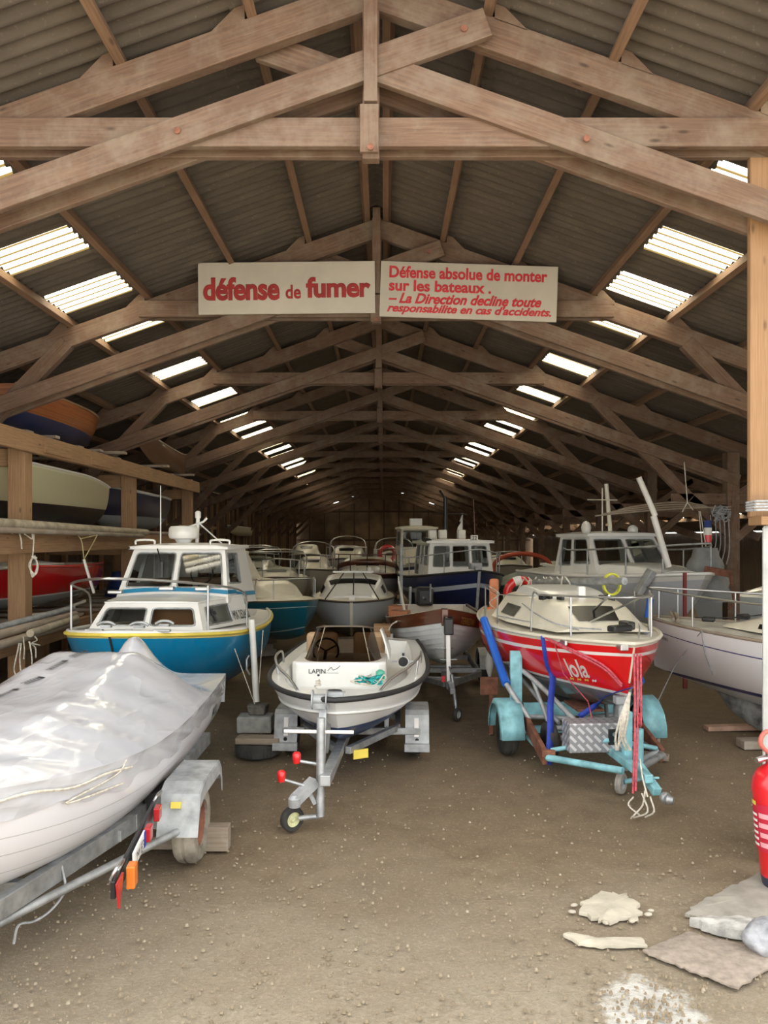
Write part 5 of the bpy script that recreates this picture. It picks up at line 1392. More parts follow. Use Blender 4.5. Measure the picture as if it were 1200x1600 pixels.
# navy cabin boat with white stripe
L=5.6; r=thing('cabin_boat','navy hulled fishing boat with white stripe, white wheelhouse and dark mast','boat',mid(749,16.9,L,8),math.radians(8))
H=Hull(L,2.35,1.50,.5,tw=.8,tm=.45,pb=2.5,sb=.26,ss=.02,kr=.25,tk=.5,nm=2.2,nb=1.35,rake=.25)
H.shell().build('hull',hull_mat('navy_hull',[(.62,.72,(.50,.54,.60))],(.012,.020,.075),wl=.62,wlcol=(.40,.44,.5)),r,smooth=40)
H.deck(camber=.06).build('deck',MT['deckgrey'],r,smooth=40)
H.rub(.03,off=.01).build('rub_rail',MT['black'],r,smooth=60)
MB().tube([H.P(1,u,1)+V(0,-.006,0) for u in [.1+.9*i/10 for i in range(11)]],.035,6).build('stem_band',MT['galvdull'],r,smooth=60)
wh=cabin(r,'wheelhouse',MT['gelwhite'],[(-.82,-1.10,1.55),(.82,-1.10,1.55),(.80,.9,1.52),(-.80,.9,1.52)],[(-.74,-.98,2.36),(.74,-.98,2.36),(.72,.9,2.36),(-.72,.9,2.36)],
  {'front':[(.07,.33,.30,.92),(.38,.64,.30,.92),(.69,.94,.30,.92)],'left':[(.08,.35,.05,.92),(.45,.62,.35,.92),(.7,.93,.35,.92)],'right':[(.1,.42,.4,.92),(.55,.9,.4,.92)],'back':[(.1,.45,.4,.92)]},MT['glass'],MT['galv'],roof=(.10,.06,.05),roofname='wheelhouse_roof')
m=MB(); m.tube([V(-.05,.4,2.45),V(-.05,.4,3.55)],.055,8); m.tube([V(-.05,.4,3.5),V(-.22,.3,3.72)],.03,6); m.tube([V(-.45,.4,3.12),V(.5,.4,3.12)],.014,6); m.build('mast',MT['blackplastic'],r,smooth=60)
for x in(-.42,-.15,.35): MB().box((x,.3,2.58),(.20,.22,.24)).build('roof_locker',MT['fender'],r,bevel=.03)
MB().box((.42,-.75,2.48),(.18,.06,.16)).build('number_board',MT['text_white'],r,bevel=.01)
text_mesh('lettering','22',MT['text_dark'],[c for c in r.children if c.name.startswith('number_board')][0],.12,(.42,-.783,2.49),(PI/2,0,0),.09,.02)
MB().tube([V(-.72,-.85,2.42),V(-.9,-1.05,2.46)],.06,8).build('spotlight',MT['blackplastic'],r)
w=MB(); w.tube([V(.72,.3,2.4),V(.68,.3,3.5)],.012,6); w.build('whip_antenna',paint('red_brown_antenna',(.25,.12,.10),.6),r)
w=MB(); w.tube([V(.42,.45,2.4),V(.42,.45,3.15)],.008,6); w.build('flag_staff',MT['chrome'],r)
fg=MB(); fg.grid([[V(.42+.06*math.sin(i*1.3)*j/4-.02*j,.45+.05*j/4,3.12-.42*i/8-.05*j) for j in range(5)] for i in range(9)]); fg.build('furled_flag',MT['fender'],r,smooth=60,solid=.004)
H.rail(.30,.48,.92,posts=(.5,.7,.86),r=.014,tip=.0).build('pulpit',MT['galvdull'],r,smooth=60)
MB().box((0,-2.45,1.86),(.26,.25,.14)).box((0,-2.70,1.82),(.16,.14,.10)).build('anchor_roller',MT['galvdull'],r,bevel=.02)
cradle(r,H,'timber baulks under the navy boat with the white stripe')

# navy boat with the tall white cabin behind it
L=5.4; r=thing('cabin_boat','navy hulled boat with tall white cabin and radar box, behind the other navy boat','boat',mid(664,22.9,L,3),math.radians(4))
H=Hull(L,1.62,1.55,.5,tw=.85,tm=.45,pb=2.6,sb=.18,kr=.25,tk=.5,nm=2.3,nb=1.4,rake=.25)
H.shell().build('hull',hull_mat('navy_hull_plain',[(.93,1.1,(.55,.55,.52)),(.2,.28,(.4,.43,.47))],(.012,.018,.06)),r,smooth=40)
H.deck(camber=.06).build('deck',MT['gelcream'],r,smooth=40)
wh=cabin(r,'wheelhouse',MT['gelcream'],[(-.62,-.9,1.7),(.62,-.9,1.7),(.62,1.2,1.65),(-.62,1.2,1.65)],[(-.55,-.55,2.78),(.60,-.55,2.78),(.58,1.2,2.80),(-.55,1.2,2.80)],
  {'front':[(.05,.95,.45,.95)],'left':[(.1,.85,.5,.92)],'right':[(.1,.85,.5,.92)],'back':[(.1,.9,.4,.9)]},MT['glass'],MT['galv'],roof=(.05,.06,.06),roofname='wheelhouse_roof')
MB().box((.0,.2,3.02),(.40,.30,.24)).lathe([(.12,0),(.14,.1),(.12,.12)],(0,.2,2.86),(0,0,1),12).build('radar_box',MT['gelwhite'],r,bevel=.03)
H.rail(.45,.5,.9,posts=(.62,.8),r=.016).build('pulpit',MT['chrome'],r,smooth=60)
cradle(r,H,'timber baulks under the navy boat with the tall cabin')

# grey-white cabin cruiser at the right
L=5.4; r=thing('cabin_cruiser','white and grey cabin cruiser with two-pane windscreen, behind the red sailboat and the white yacht','boat',mid(1104,13.2,L,14),math.radians(14))
H=Hull(L,2.5,1.72,.62,tw=.9,tm=.42,pb=2.5,sb=.16,kr=.42,tk=.4,nm=2.0,nb=1.2,rake=.5)
H.shell().build('hull',hull_mat('cruiser_hull',[(.86,1.1,(.70,.70,.66))],(.50,.53,.56)),r,smooth=40)
H.deck(camber=.08).build('deck',MT['gelwhite'],r,smooth=40)
H.rub(.03,off=.01).build('rub_rail',MT['gelwhite'],r,smooth=60)
H.text('J60',MT['text_dark'],r,.42,.72,-1,.5,.14,.01)
wh=cabin(r,'wheelhouse',MT['gelwhite'],[(-.88,-.55,1.80),(.88,-.55,1.80),(.92,1.2,1.75),(-.92,1.2,1.75)],[(-.74,-.02,2.52),(.74,-.02,2.52),(.76,1.2,2.52),(-.76,1.2,2.52)],
  {'front':[(.05,.47,.22,.92),(.53,.95,.22,.92)],'left':[(.10,.42,.20,.92),(.5,.9,.25,.92)],'right':[(.10,.42,.25,.92),(.5,.9,.25,.92)],'back':[(.1,.9,.3,.92)]},MT['glass'],MT['galv'],roof=(.08,.06,.06),roofname='wheelhouse_roof')
T_=Trunk([(-2.0,.35,.22,1.86,1.9),(-1.4,.62,.48,1.82,1.98),(-.6,.85,.70,1.78,2.0),(-.1,.9,.78,1.78,2.0)])
T_.shell().build('foredeck_coaming',MT['gelwhite'],r,smooth=60)
H.rail(.42,.52,.9,posts=(.6,.78,.9),r=.018,tip=.05).build('pulpit',MT['galv'],r,smooth=60)
m=MB(); m.tube([V(-.15,.5,2.58),V(-.15,.5,3.55)],.014,6); m.tube([V(-.5,.5,3.3),V(.2,.5,3.3)],.012,6); m.tube([V(.1,.6,2.6),V(.0,.6,3.65)],.045,8); m.build('mast',MT['gelcream'],r)
MB().sphere((-.72,.15,2.70),.12,12,sc=(.8,1,1.2)).build('searchlight',MT['fender'],r,smooth=60); MB().sphere((.45,.3,2.66),.11,12).build('roof_dome',MT['gelwhite'],r,smooth=60)
a=MB(); a.bar((.35,-2.2,1.93),(.60,-2.55,1.86),.14,.12); a.tube([V(.6,-2.55,1.9),V(.58,-2.66,1.35),V(.45,-2.66,1.25)],.025,6); a.build('anchor',MT['rust'],r,bevel=.01)
b=MB().box((-.75,-2.0,1.70),(.12,.2,.5),Euler((.2,.5,0))); b.build('grey_outboard_leg',MT['galvdull'],r,bevel=.02)
cradle(r,H,'timber baulks under the white and grey cabin cruiser')
tag(MB().tube([at(998,746,13.0),at(1024,806,13.0)],.05,8).tube([at(1021,806,13.0),at(1045,886,13.0)],.055,8).build('white_pole',MT['fender'],smooth=50),'long white two-section pole slanting up beside the cabin cruiser windscreen','pole')
tag(MB().box(V(*at(1070,935,12.75)[:2],.96),(.05,.05,1.92)).build('red_stake',paint('dark_red_stake',(.22,.03,.03),.6)),'dark red upright stake against the bow of the cabin cruiser','stake')

# mahogany-trimmed launch behind the grey boat
L=4.8; r=thing('launch','white launch with brown varnished coaming and dark rails, behind the pale grey cabin boat','boat',mid(572,20.4,L,0),0)
H=Hull(L,1.98,1.46,.5,tw=.8,tm=.45,pb=2.9,sb=.06,kr=.25,tk=.5,nm=2.4,nb=1.5,rake=.2)
H.shell().build('hull',hull_mat('launch_hull',[(.86,1.1,(.075,.028,.014))],(.40,.42,.44)),r,smooth=40)
H.deck(camber=.05,well=(.1,.70,.76)).build('deck',MT['mahogany'],r,smooth=40)
H.well(.1,.70,.76,.95,camber=.05).build('cockpit',MT['gelcream'],r,smooth=40)
H.rub(.035,off=.01).build('rub_rail',MT['mahogany'],r,smooth=60)
c=MB(); pts=[V(.86*math.cos(a),-.25-.75*math.sin(a),1.62+.20*math.sin(a)) for a in [PI*i/16 for i in range(17)]]; c.tube(pts,.05,8,flat=1.6); c.build('coaming',MT['mahogany'],r,smooth=60)
T_=Trunk([(-.95,.55,.45,1.48,1.60),(-.55,.78,.64,1.48,1.86),(.7,.82,.70,1.48,1.92)])
ct=T_.shell().build('cuddy',MT['gelcream'],r,smooth=60)
T_.patch(.18,.42,-.36,.36).build('window',MT['darkglass'],ct,smooth=60)
rp=MB(); rp.poly
MB().tube([V(.95*math.cos(a),-.2-.95*math.sin(a),2.02) for a in [PI*i/12 for i in range(13)]],.016,6).build('windscreen_rail',MT['mahogany'],r,smooth=60)
for a in(.5,1.0,1.57,2.1,2.64): MB().tube([V(.95*math.cos(a),-.2-.95*math.sin(a),1.45),V(.95*math.cos(a),-.2-.95*math.sin(a),2.02)],.016,6).build('stanchion',MT['blackplastic'],r)
w=MB(); w.tube([V(.0+.26*math.cos(a),-1.9,1.66+.26*math.sin(a)) for a in [PI+PI*i/10 for i in range(11)]],.016,6); w.build('bow_hoop',MT['chrome'],r)
MB().sphere((.28,-2.05,1.62),.10,10).build('white_float',MT['fender'],r,smooth=60)
cradle(r,H,'timber baulks under the brown trimmed launch')

# pale cruisers towards the end wall
def small_cruiser(label,px,Yb,L,B,zs,rz,roofh,colr,win_mat,pul=True,extra=None,group=None):
    r=thing('cabin_cruiser',label,'boat',mid(px,Yb,L,rz),math.radians(rz),group)
    H=Hull(L,B,zs,.45,tw=.85,tm=.45,pb=2.5,sb=.12,kr=.3,tk=.5,nm=2.2,nb=1.4,rake=.3)
    H.shell(16,8).build('hull',hull_mat('far_hull',[(.93,1.1,(.12,.10,.08))],colr),r,smooth=40)
    H.deck(camber=.06,nt=12,nx=6).build('deck',MT['gelcream'],r,smooth=40)
    T_=Trunk([(-L*.30,B*.24,B*.15,zs+.03,zs+.10),(-L*.14,B*.36,B*.27,zs+.03,zs+roofh*.8),(L*.28,B*.38,B*.30,zs,zs+roofh)])
    ct=T_.shell(6,16).build('coachroof',MT['gelcream'],r,smooth=60)
    T_.patch(.36,.60,-.34,.34).build('window',win_mat,ct,smooth=60); T_.patch(.55,.85,.7,.92).build('window',win_mat,ct,smooth=60); T_.patch(.55,.85,-.92,-.7).build('window',win_mat,ct,smooth=60)
    if pul: H.rail(.62,.46,.88,posts=(.78,.9),r=.017,k=8).build('pulpit',MT['chrome'],r,smooth=60)
    if extra: extra(r,H)
    cradle(r,H,'timber baulks under the '+label.split(',')[0])
    return r,H
def hoop(r,H):
    for y in(.3,.9): MB().tube(smooth_path([V(-.7,y,H.zs),V(-.68,y,H.zs+.75),V(0,y,H.zs+.95),V(.68,y,H.zs+.75),V(.7,y,H.zs)],4),.018,6).build('canopy_hoop',MT['chrome'],r,smooth=60)
def ws_open(r,H):
    w=MB(); w.grid([[V(x,-.3+.25*v+.25*abs(x)**3,H.zs+.15+.55*v) for x in(-.75,-.5,-.25,0,.25,.5,.75)] for v in(0,.5,1)]); w.build('windscreen',MT['glass'],r,smooth=60)
    MB().tube([V(x,-.05+.25*abs(x)**3,H.zs+.72) for x in(-.75,-.5,-.25,0,.25,.5,.75)],.02,6).build('windscreen_frame',MT['chrome'],r)
    MB().tube(smooth_path([V(-.8,.9,H.zs),V(-.78,.9,H.zs+.7),V(.78,.9,H.zs+.7),V(.8,.9,H.zs)],3),.018,6).build('canopy_hoop',MT['chrome'],r,smooth=60)
small_cruiser('cream cabin cruiser with a small fender on its rail, left of the brown launch',484,23.8,4.6,1.6,1.42,3,.42,(.52,.49,.42),MT['darkglass'],True,hoop)
small_cruiser('cream open cruiser with upright windscreen, behind the teal sailboat',432,19.7,3.8,1.8,1.38,8,.26,(.50,.47,.40),MT['darkglass'],True,ws_open)
small_cruiser('pale motor cruiser with white canopy rails, far back left of the ridge line',538,28.9,4.6,1.9,1.62,0,.55,(.50,.50,.48),MT['darkglass'],True,hoop)
small_cruiser('dim grey covered cruiser, far back at the left before the end wall',478,32,5.0,1.7,1.7,5,.5,(.20,.19,.17),MT['darkglass'],False)
small_cruiser('white cruiser with pulpit, far back behind the brown launch',611,27.4,4.4,1.7,1.55,-3,.42,(.50,.49,.44),MT['darkglass'],True,hoop)
small_cruiser('cream cruiser, far back left behind the blue boat wheelhouse',396,23.9,4.8,1.9,1.45,8,.40,(.45,.42,.36),MT['darkglass'],True,ws_open)
small_cruiser('small cream boat, behind the orange arch on the right',800,26.5,4.4,1.9,1.45,-4,.38,(.46,.43,.36),MT['darkglass'],True)
small_cruiser('pale yellowish dinghy hull, right of the green covered boat',885,24.0,4.2,1.7,1.42,-10,.25,(.48,.41,.27),MT['darkglass'],False)
tag(MB().tube([V(.26*math.cos(a),0,.26*math.sin(a)) for a in [2*PI*i/20 for i in range(20)]],.07,8,closed=True).build('lifebuoy',MT['red'],smooth=60,loc=(.12,27.5,1.92)),'red lifebuoy far back, seen just above the brown launch','lifebuoy')
# green covered boat with orange arch
L=4.6; r=thing('covered_boat','low boat under a sage green tarpaulin, right of the navy boats','boat',mid(812,18.8,L,-14),math.radians(-14))
H=Hull(L,2.0,1.18,.42,pb=2.3,sb=.1,kr=.3); H.shell(16,8).build('hull',paint('grey_green_hull',(.16,.19,.16),.5),r,smooth=40)
tp=MB(); 
def tc(t,f): p=H.deckp(t,f,.0); return V(p.x*1.03,p.y,p.z+.03+.36*(1-abs(f)**1.5)*min(1,(1-t)*3)*min(1,.4+t*2)+.02*math.sin(t*23+f*7))
tsx=[i/18 for i in range(19)]
tp.grid([[tc(t,-1+2*j/12) for j in range(13)] for t in tsx],flip=True)
for sd in(-1,1): tp.grid([[tc(t,sd),H.P(t,.72+.05*math.sin(t*30),sd,.02)] for t in tsx],flip=(sd<0))
tp.build('tarpaulin',paint('sage_tarpaulin',(.155,.21,.165),.6,0,.14,3),r,smooth=70)
cradle(r,H,'timber baulks under the green covered boat')
tag(MB().tube([V(.85*math.cos(a),.0,.52*math.sin(a)**.7 if math.sin(a)>0 else 0) for a in [PI*i/20 for i in range(21)]],.065,8).build('orange_arch',paint('orange_red_tube',(.50,.075,.03),.5),smooth=60,loc=at(816,893,22.5)),'orange-red tubular arch standing behind the green covered boat','arch')
ld=MB(); a,b_=at(848,881,19.0),at(884,890,18.4)
tag(MB().bar(a,b_,.20,.05).build('white_plank',MT['fender']),'white board lying on the boats left of the grey cabin cruiser','board')

# boat with grey tarpaulin behind the post at the right
L=4.4; r=thing('sailboat','low white sailboat with its bow tarpaulin, at the post right of the cabin cruiser','boat',(8.75,16.6,0),math.radians(-92))
H=Hull(L,1.7,1.22,.35,pb=2.2,sb=.1,kr=.3); H.shell(16,8).build('hull',hull_mat('aisle_boat_hull',[],(.62,.68,.72)),r,smooth=40); H.deck(nt=12,nx=6).build('deck',MT['gelwhite'],r,smooth=40)
T_=Trunk([(-.9,.3,.2,1.26,1.32),(-.3,.5,.4,1.26,1.48),(1.2,.56,.46,1.24,1.5)]); T_.shell(6,16).build('coachroof',MT['gelwhite'],r,smooth=60)
cradle(r,H,'timber baulks under the low white sailboat at the post')
g=MB(); n=12; rows=[]
for i in range(n+1):
    z=i/n; w=lerp(.42,.16,z)*(1+.06*math.sin(i*1.7)); rows.append([V(w*math.cos(2*PI*k/16)*(1.25+.10*math.sin(k*2.3+i*.5)),w*math.sin(2*PI*k/16),.98*z) for k in range(17)])
g.grid(rows,flip=True); g.poly(rows[-1][:-1])
tag(g.build('grey_tarpaulin',paint('grey_tarpaulin',(.24,.25,.25),.75,0,.14,3,.2),smooth=70,loc=at(1102,940,14.3)+V(0,0,.02)),'grey tarpaulin tied in a peak beside the post, right of the cabin cruiser','tarpaulin')
# spars hung from the truss, ropes, flag
sp=MB(); 
for k in range(4): sp.tube(smooth_path([at(930+k*12,806-k*3,14.72),at(1000,799-k*3,14.70),at(1075,794-k*3,14.72),at(1142,792+k*4,14.76)],3),.016,6)
tag(sp.build('spar_bundle',MT['oldplank'],smooth=60),'bundle of thin spars slung horizontally from the roof by the right post','spar')
kn=MB(); random.seed(8)
for k in range(12):
    c0=at(1126,803,14.70); p=[c0+V(random.uniform(-.16,.16),random.uniform(-.1,.1),random.uniform(-.16,.16)) for _ in range(5)]; kn.tube(smooth_path(p,4),.012,6)
for k in range(5):
    x=1110+k*7; kn.tube(smooth_path([at(x,805,14.70),at(x+2,840+k*4,14.70),at(x-3,862+k*5,14.70)],3),.010,6)
tag(kn.build('rope_tangle',MT['greyrope'],smooth=60),'tangle of grey rope tied round the spar ends at the right post','rope')
hr=MB(); hr.tube([at(1069,722,14.72),at(1074,785,14.70)],.010,6); hr.tube([at(1074,785,14.70),at(1066,800,14.70)],.010,6); hr.tube([at(1074,785,14.70),at(1083,797,14.70)],.010,6)
tag(hr.build('hanging_rope',MT['rope'],smooth=60),'thin pale rope hanging from the third truss to the slung spars','rope')
hr=MB(); hr.tube([at(1092,799,14.70),at(1098,860,14.5),at(1110,892,14.3)],.009,6); hr.tube([at(1094,799,14.70),at(1104,860,14.5),at(1108,888,14.3)],.009,6)
tag(hr.build('tarpaulin_rope',MT['rope'],smooth=60),'two pale ropes running from the slung spars down to the grey tarpaulin','rope')
fg=thing('pennant','small red white and blue pennant hanging from the slung spars by the right post','flag',at(1106,826,14.66))
for k,mm in enumerate((paint('pennant_blue',(.03,.05,.2),.8),MT['fender'],MT['red'])):
    MB().grid([[V(-.07+.14*i/3,.01*math.sin(i*2),.16-.14*k-.14*j) for i in range(4)] for j in(0,1)]).build('stripe',mm,fg,solid=.003)
# upright posts of the cradles seen between hulls
for lb_,px,y0,y1,Y,r_ in (('grey steel prop standing between the grey cabin boat and the navy boats',627,850,960,17.0,.035),('thin chrome prop leaning at the stern of the clinker launch',641,917,975,16.0,.03)):
    a=at(px,y0,Y); tag(MB().tube([a,V(a.x,Y,0)],r_,8).build('steel_prop',MT['galvdull'],smooth=60),lb_,'prop')
bxp=at(629,960,14.6); 
cr=thing('crate','small weathered crate behind the speedboat, left of the clinker launch','crate',at(597,1000,12.2)); cr.location.z=0
for z in(.12,.4,.68,.96): MB().box((0,0,z+.05),(.26,.30,.22)).build('slat',MT['rack'],cr,bevel=.006)
# ================================================================ BOAT RACK AT THE LEFT
RK=MT['rack']
rk=thing('boat_rack','heavy timber three-tier boat rack along the left side of the shed','rack',(-5.0,0,0))
for y in(8.6,10.55,15.05,19.55):
    for x in(0,-1.72):
        MB().box((x,y,1.95),(.24,.22,3.9)).build('post',RK,rk,bevel=.01)
    for z in(3.60,2.28,1.02): MB().box((-.86,y+.02,z),(1.72,.12,.24)).build('cross_bearer',RK,rk,bevel=.008)
for z,h,nm in((3.80,.27,'top_beam'),(2.42,.26,'middle_beam'),(1.10,.24,'lower_beam')):
    for x in(.15,-1.9):
        y1=20.0
        MB().box((x,(8.4+y1)/2,z),(.10,y1-8.4,h)).build(nm,RK,rk,bevel=.008)
for z,nm in((3.97,'top_deck_board'),(2.58,'middle_deck_board'),(1.25,'lower_deck_board')):
    for k,y in enumerate([8.9+.9*i for i in range(13)]):
        if nm=='top_deck_board' and k%2: continue
        MB().box((-.88,y,z),(1.9,.22,.045)).build(nm,MT['oldplank'],rk)
for k,(y,z) in enumerate(((11.3,3.85),(13.0,3.85))):
    MB().box((.21,y,z-.04),(.035,.9,.22)).build('facing_board',RK,rk,bevel=.005)
for y,zz in ((12.6,4.03),(13.6,4.03),(13.9,4.07),(12.9,4.07),(16.6,4.03)):
    pass
MB().bar((-1.6,11.6,1.35),(-1.6,13.6,2.2),.06,.20).build('diagonal_board',RK,rk,bevel=.005)
MB().box((-1.6,12.9,1.75),(.14,.2,.9)).build('mid_post',RK,rk,bevel=.008)
MB().box((.0,9.3,1.55),(.26,.08,.6)).build('post_packing',RK,rk)

def dinghy(label,loc,L,B,zs,zk,hm,name='dinghy',lining=None,rail=None,rz=0,railr=.02,**kw):
    r=thing(name,label,'boat',loc,rz)
    a=dict(tw=.78,tm=.40,pb=2.6,sb=.10,ss=.03,kr=.35,tk=.5,nm=2.3,nb=1.4,rake=.15); a.update(kw)
    H=Hull(L,B,zs,zk,**a)
    H.shell(20,12).build('hull',hm,r,smooth=40)
    H.inner(.5,.04).build('lining',lining or MT['gelcream'],r,smooth=50)
    H.rub(railr,off=.006).build('gunwale',rail or MT['gelwhite'],r,smooth=60)
    for t in(.2,.5): MB().box((0,H.P(t,.85).y,zs-.12),(H.half(t)*1.85,.2,.03)).build('thwart',MT['oldplank'],r,bevel=.005)
    return r,H
X0=-5.88
cream=(.56,.53,.34)
dinghy('pale cream dinghy with black bottom on the middle tier of the rack',(X0,12.2,2.60),5.0,1.45,.98,.10,hull_mat('cream_dinghy',[(.945,1.1,(.66,.63,.48))],cream,wl=.43,wlcol=(.012,.012,.015)),rz=math.radians(0),tw=.86,ss=-.12,pb=3,nm=2.8)
dinghy('navy dinghy with pale bottom on the middle tier of the rack, behind the cream dinghy',(X0+.02,17.0,2.60),3.9,1.40,.86,.10,hull_mat('navy_dinghy',[(.95,1.1,(.6,.6,.58))],(.010,.014,.05),wl=.36,wlcol=(.42,.48,.52)),tw=.86,ss=-.02,pb=3)
dinghy('cream dinghy end on the middle tier, left of the thick rack post',(X0+.15,7.2,2.60),3.9,1.4,.72,.08,hull_mat('cream_dinghy_near',[],(.52,.50,.36)),tw=.8)
dinghy('red dinghy with grey bottom on the lower tier of the rack',(X0+.02,12.6,1.27),4.0,1.42,.76,.07,hull_mat('red_dinghy',[(.93,1.1,(.34,.005,.007))],(.42,.005,.008),wl=[(.335,(.66,.66,.64)),(.31,(.26,.28,.285))],rough=.2,coat=.5),rail=MT['red'],tw=.72,ss=.0,pb=2.8,nm=2.5)
kl=MB(); kl.tube(smooth_path([V(.25,-1.0,.10),V(.28,.2,.055),V(.25,1.6,.12)],5),.03,8)
tag(kl.build('white_keel_band',MT['fender'],smooth=60,loc=(X0+.25,12.2,1.24)),'white bilge runner strip lying under the red dinghy','strip')
wc=MB(); wc.grid([[V(-.55+1.1*j/10,-1.9+2.4*i/10,.10*(1-(j/5-1)**2)*(1-(i/5-1)**4)) for j in range(11)] for i in range(11)],flip=True)
tag(wc.build('white_hatch_cover',MT['gelwhite'],smooth=60,solid=.03,loc=(X0,12.3,2.05)),'white moulded cover lying across the top of the red dinghy','cover')
r,H=dinghy('varnished orange-brown wooden dinghy with blue bottom on top of the rack',(-5.60,12.75,4.06),4.0,1.18,.60,.05,MT['orangewood'],rail=MT['rack'],lining=MT['orangewood'],tw=.75,pb=2.6,nm=2.4,rz=math.radians(180),sb=.04,ss=.0,kr=.22)
hull=[c for c in r.children if c.name.startswith('hull')][0]
m=wood('varnished_planked_hull',(.27,.075,.018),(.55,.19,.05),.35,grain=9,varnish=.6); nt=m.node_tree; b=nt.nodes['Principled BSDF']
src=b.inputs['Base Color'].links[0].from_socket
oz=N(nt,'ShaderNodeSeparateXYZ'); nt.links.new(coord(nt),oz.inputs[0]); uvs=N(nt,'ShaderNodeSeparateXYZ'); nt.links.new(coord(nt,'UV'),uvs.inputs[0])
fr=math_n(nt,'FRACT',math_n(nt,'MULTIPLY',uvs.outputs[1],7.0)); c=mixc(nt,math_n(nt,'MULTIPLY',math_n(nt,'LESS_THAN',fr,.07),.7),src,(.05,.015,.005))
c=mixc(nt,math_n(nt,'LESS_THAN',oz.outputs[2],.26),c,(.010,.022,.10)); nt.links.new(c,b.inputs['Base Color'])
hull.data.materials[0]=m
r,H=dinghy('slim varnished wooden canoe, bow towards the doorway, on top of the rack',(-4.98,17.4,4.02),3.6,.44,.46,.03,wood('brown_canoe',(.085,.035,.015),(.19,.085,.035),.4,varnish=.5),name='canoe',rail=MT['oldplank'],lining=MT['mahogany'],railr=.018,tw=.15,tm=.5,pb=2.0,sb=.24,ss=.1,kr=.45,nb=1.3,rake=.05)
dinghy('long pale rowing shell hung along the left wall studs, far beyond the rack',(-6.72,36,2.55),6.0,.6,.42,.02,paint('pale_shell',(.42,.38,.28),.4),name='rowing_shell',tw=.15,tm=.5,pb=2.0,sb=.06,kr=.5,nb=1.3)
for k,(y,x) in enumerate(((11.6,-5.3),(13.4,-5.3),(13.75,-5.0),(16.3,-4.95),(18.6,-4.98))):
    tag(MB().box((x,y,4.015),(.75,.16,.045)).build('packing_board',MT['oldplank'],bevel=.005),['grey packing board under the near end of the varnished dinghy','grey packing board under the middle of the varnished dinghy','grey packing board poking out past the far end of the varnished dinghy','grey packing board under the bow of the canoe','grey packing board under the stern of the canoe'][k],'board')
bt=MB(); rows=[[V(.9*math.cos(2*PI*k/14)*(1+.12*math.sin(k*3))*lerp(1,.6,i/5)*.45,.7*math.sin(2*PI*k/14)*lerp(1,.7,i/5),.5*(i/5)) for k in range(15)] for i in range(6)]
bt.grid(rows,flip=True); bt.poly(rows[-1][:-1])
tag(bt.build('blue_tarpaulin',paint('dark_blue_tarpaulin',(.012,.03,.14),.6,0,.2,4),smooth=70,loc=(-5.5,16.4,1.28)),'dark blue bundled tarpaulin on the lower tier beyond the red dinghy','tarpaulin')
# long spars on the middle tier
def spar(label,a,b_,r,mat,name='spar'):
    return tag(MB().tube([a,b_],[r,r*.85],10).build(name,mat,smooth=60),label,'spar')
canv=paint('canvas_wrapped_spar',(.40,.35,.26),.85,0,.16,7,.3)
spar('thick canvas-wrapped mast resting along the middle tier of the rack, uppermost',V(-4.73,8.7,2.68),V(-4.70,15.2,2.60),.075,canv,'mast_spar')
spar('long grey spar lying along the middle tier below the canvas-wrapped mast',V(-4.62,8.9,2.60),V(-4.58,14.6,2.53),.04,MT['oldplank'])
spar('thin pale pole continuing along the middle tier towards the far rack post',V(-4.70,14.9,2.60),V(-4.66,19.4,2.58),.035,MT['oldplank'])
for k,(y,z) in enumerate(((9.6,2.67),(10.4,2.66),(11.2,2.65),(12.4,2.64),(13.6,2.62))):
    pass
bl=MB().sphere((0,0,0),.085,12); tag(bl.build('black_ball_float',MT['black'],smooth=60,loc=at(193,836,14.75)),'small black ball float hanging at the middle rack post','float')
for i,(a,b_,r,l) in enumerate(((V(-4.70,8.9,1.31),V(-4.62,11.5,1.35),.06,'thick grey spar with a pale sawn end along the lower tier, topmost'),(V(-4.57,9.0,1.22),V(-4.52,11.3,1.26),.055,'grey spar along the front of the lower tier, lowest of the bundle'),(V(-4.83,8.9,1.36),V(-4.78,11.8,1.42),.05,'dark grey spar along the lower tier nearest the red dinghy'),(V(-4.47,9.7,1.29),V(-4.48,11.2,1.33),.05,'pale tan spar along the front of the lower tier beside the blue boat bow'))):
    spar(l,a,b_,r,[MT['oldplank'],MT['oldplank'],MT['galvdull'],canv][i])
def hang(label,pts_list,r=.010,mat=None,name='hanging_rope'):
    for p in pts_list: tag(MB().tube(smooth_path([at(*q) for q in p],4),r,6).build(name,mat or MT['rope'],smooth=60),label,'rope',(label.split(' from')[0] if len(pts_list)>1 else None))
c=MB(); 
for k in range(5): c.tube(smooth_path([at(53,832,10.2),at(52-1,868,10.2),at(47-k*.5,884,10.2),at(51+k,902-k,10.2),at(58+k*.3,884,10.2),at(54,868,10.2)],4),.010,6)
c.tube([at(50,870,10.15),at(57,873,10.15)],.022,6)
tag(c.build('rope_coil',MT['rope'],smooth=60),'white rope coil hanging from the middle tier in front of the red dinghy','rope')
hang('yellowish sling rope hanging in a V from the middle tier of the rack',[[(108,828,11.6),(126,842,11.6),(131,872,11.6)],[(152,836,12.2),(142,855,11.9),(131,874,11.6)],[(126,842,11.6),(152,836,12.2)]],.008,paint('yellowish_rope',(.55,.47,.24),.8,0,.15,20))
tag(MB().bar(at(131,874,11.55),at(147,927,11.55),.05,.03).build('white_batten',MT['fender'],bevel=.006),'white batten hanging from the V-shaped rope sling in front of the red dinghy','batten')
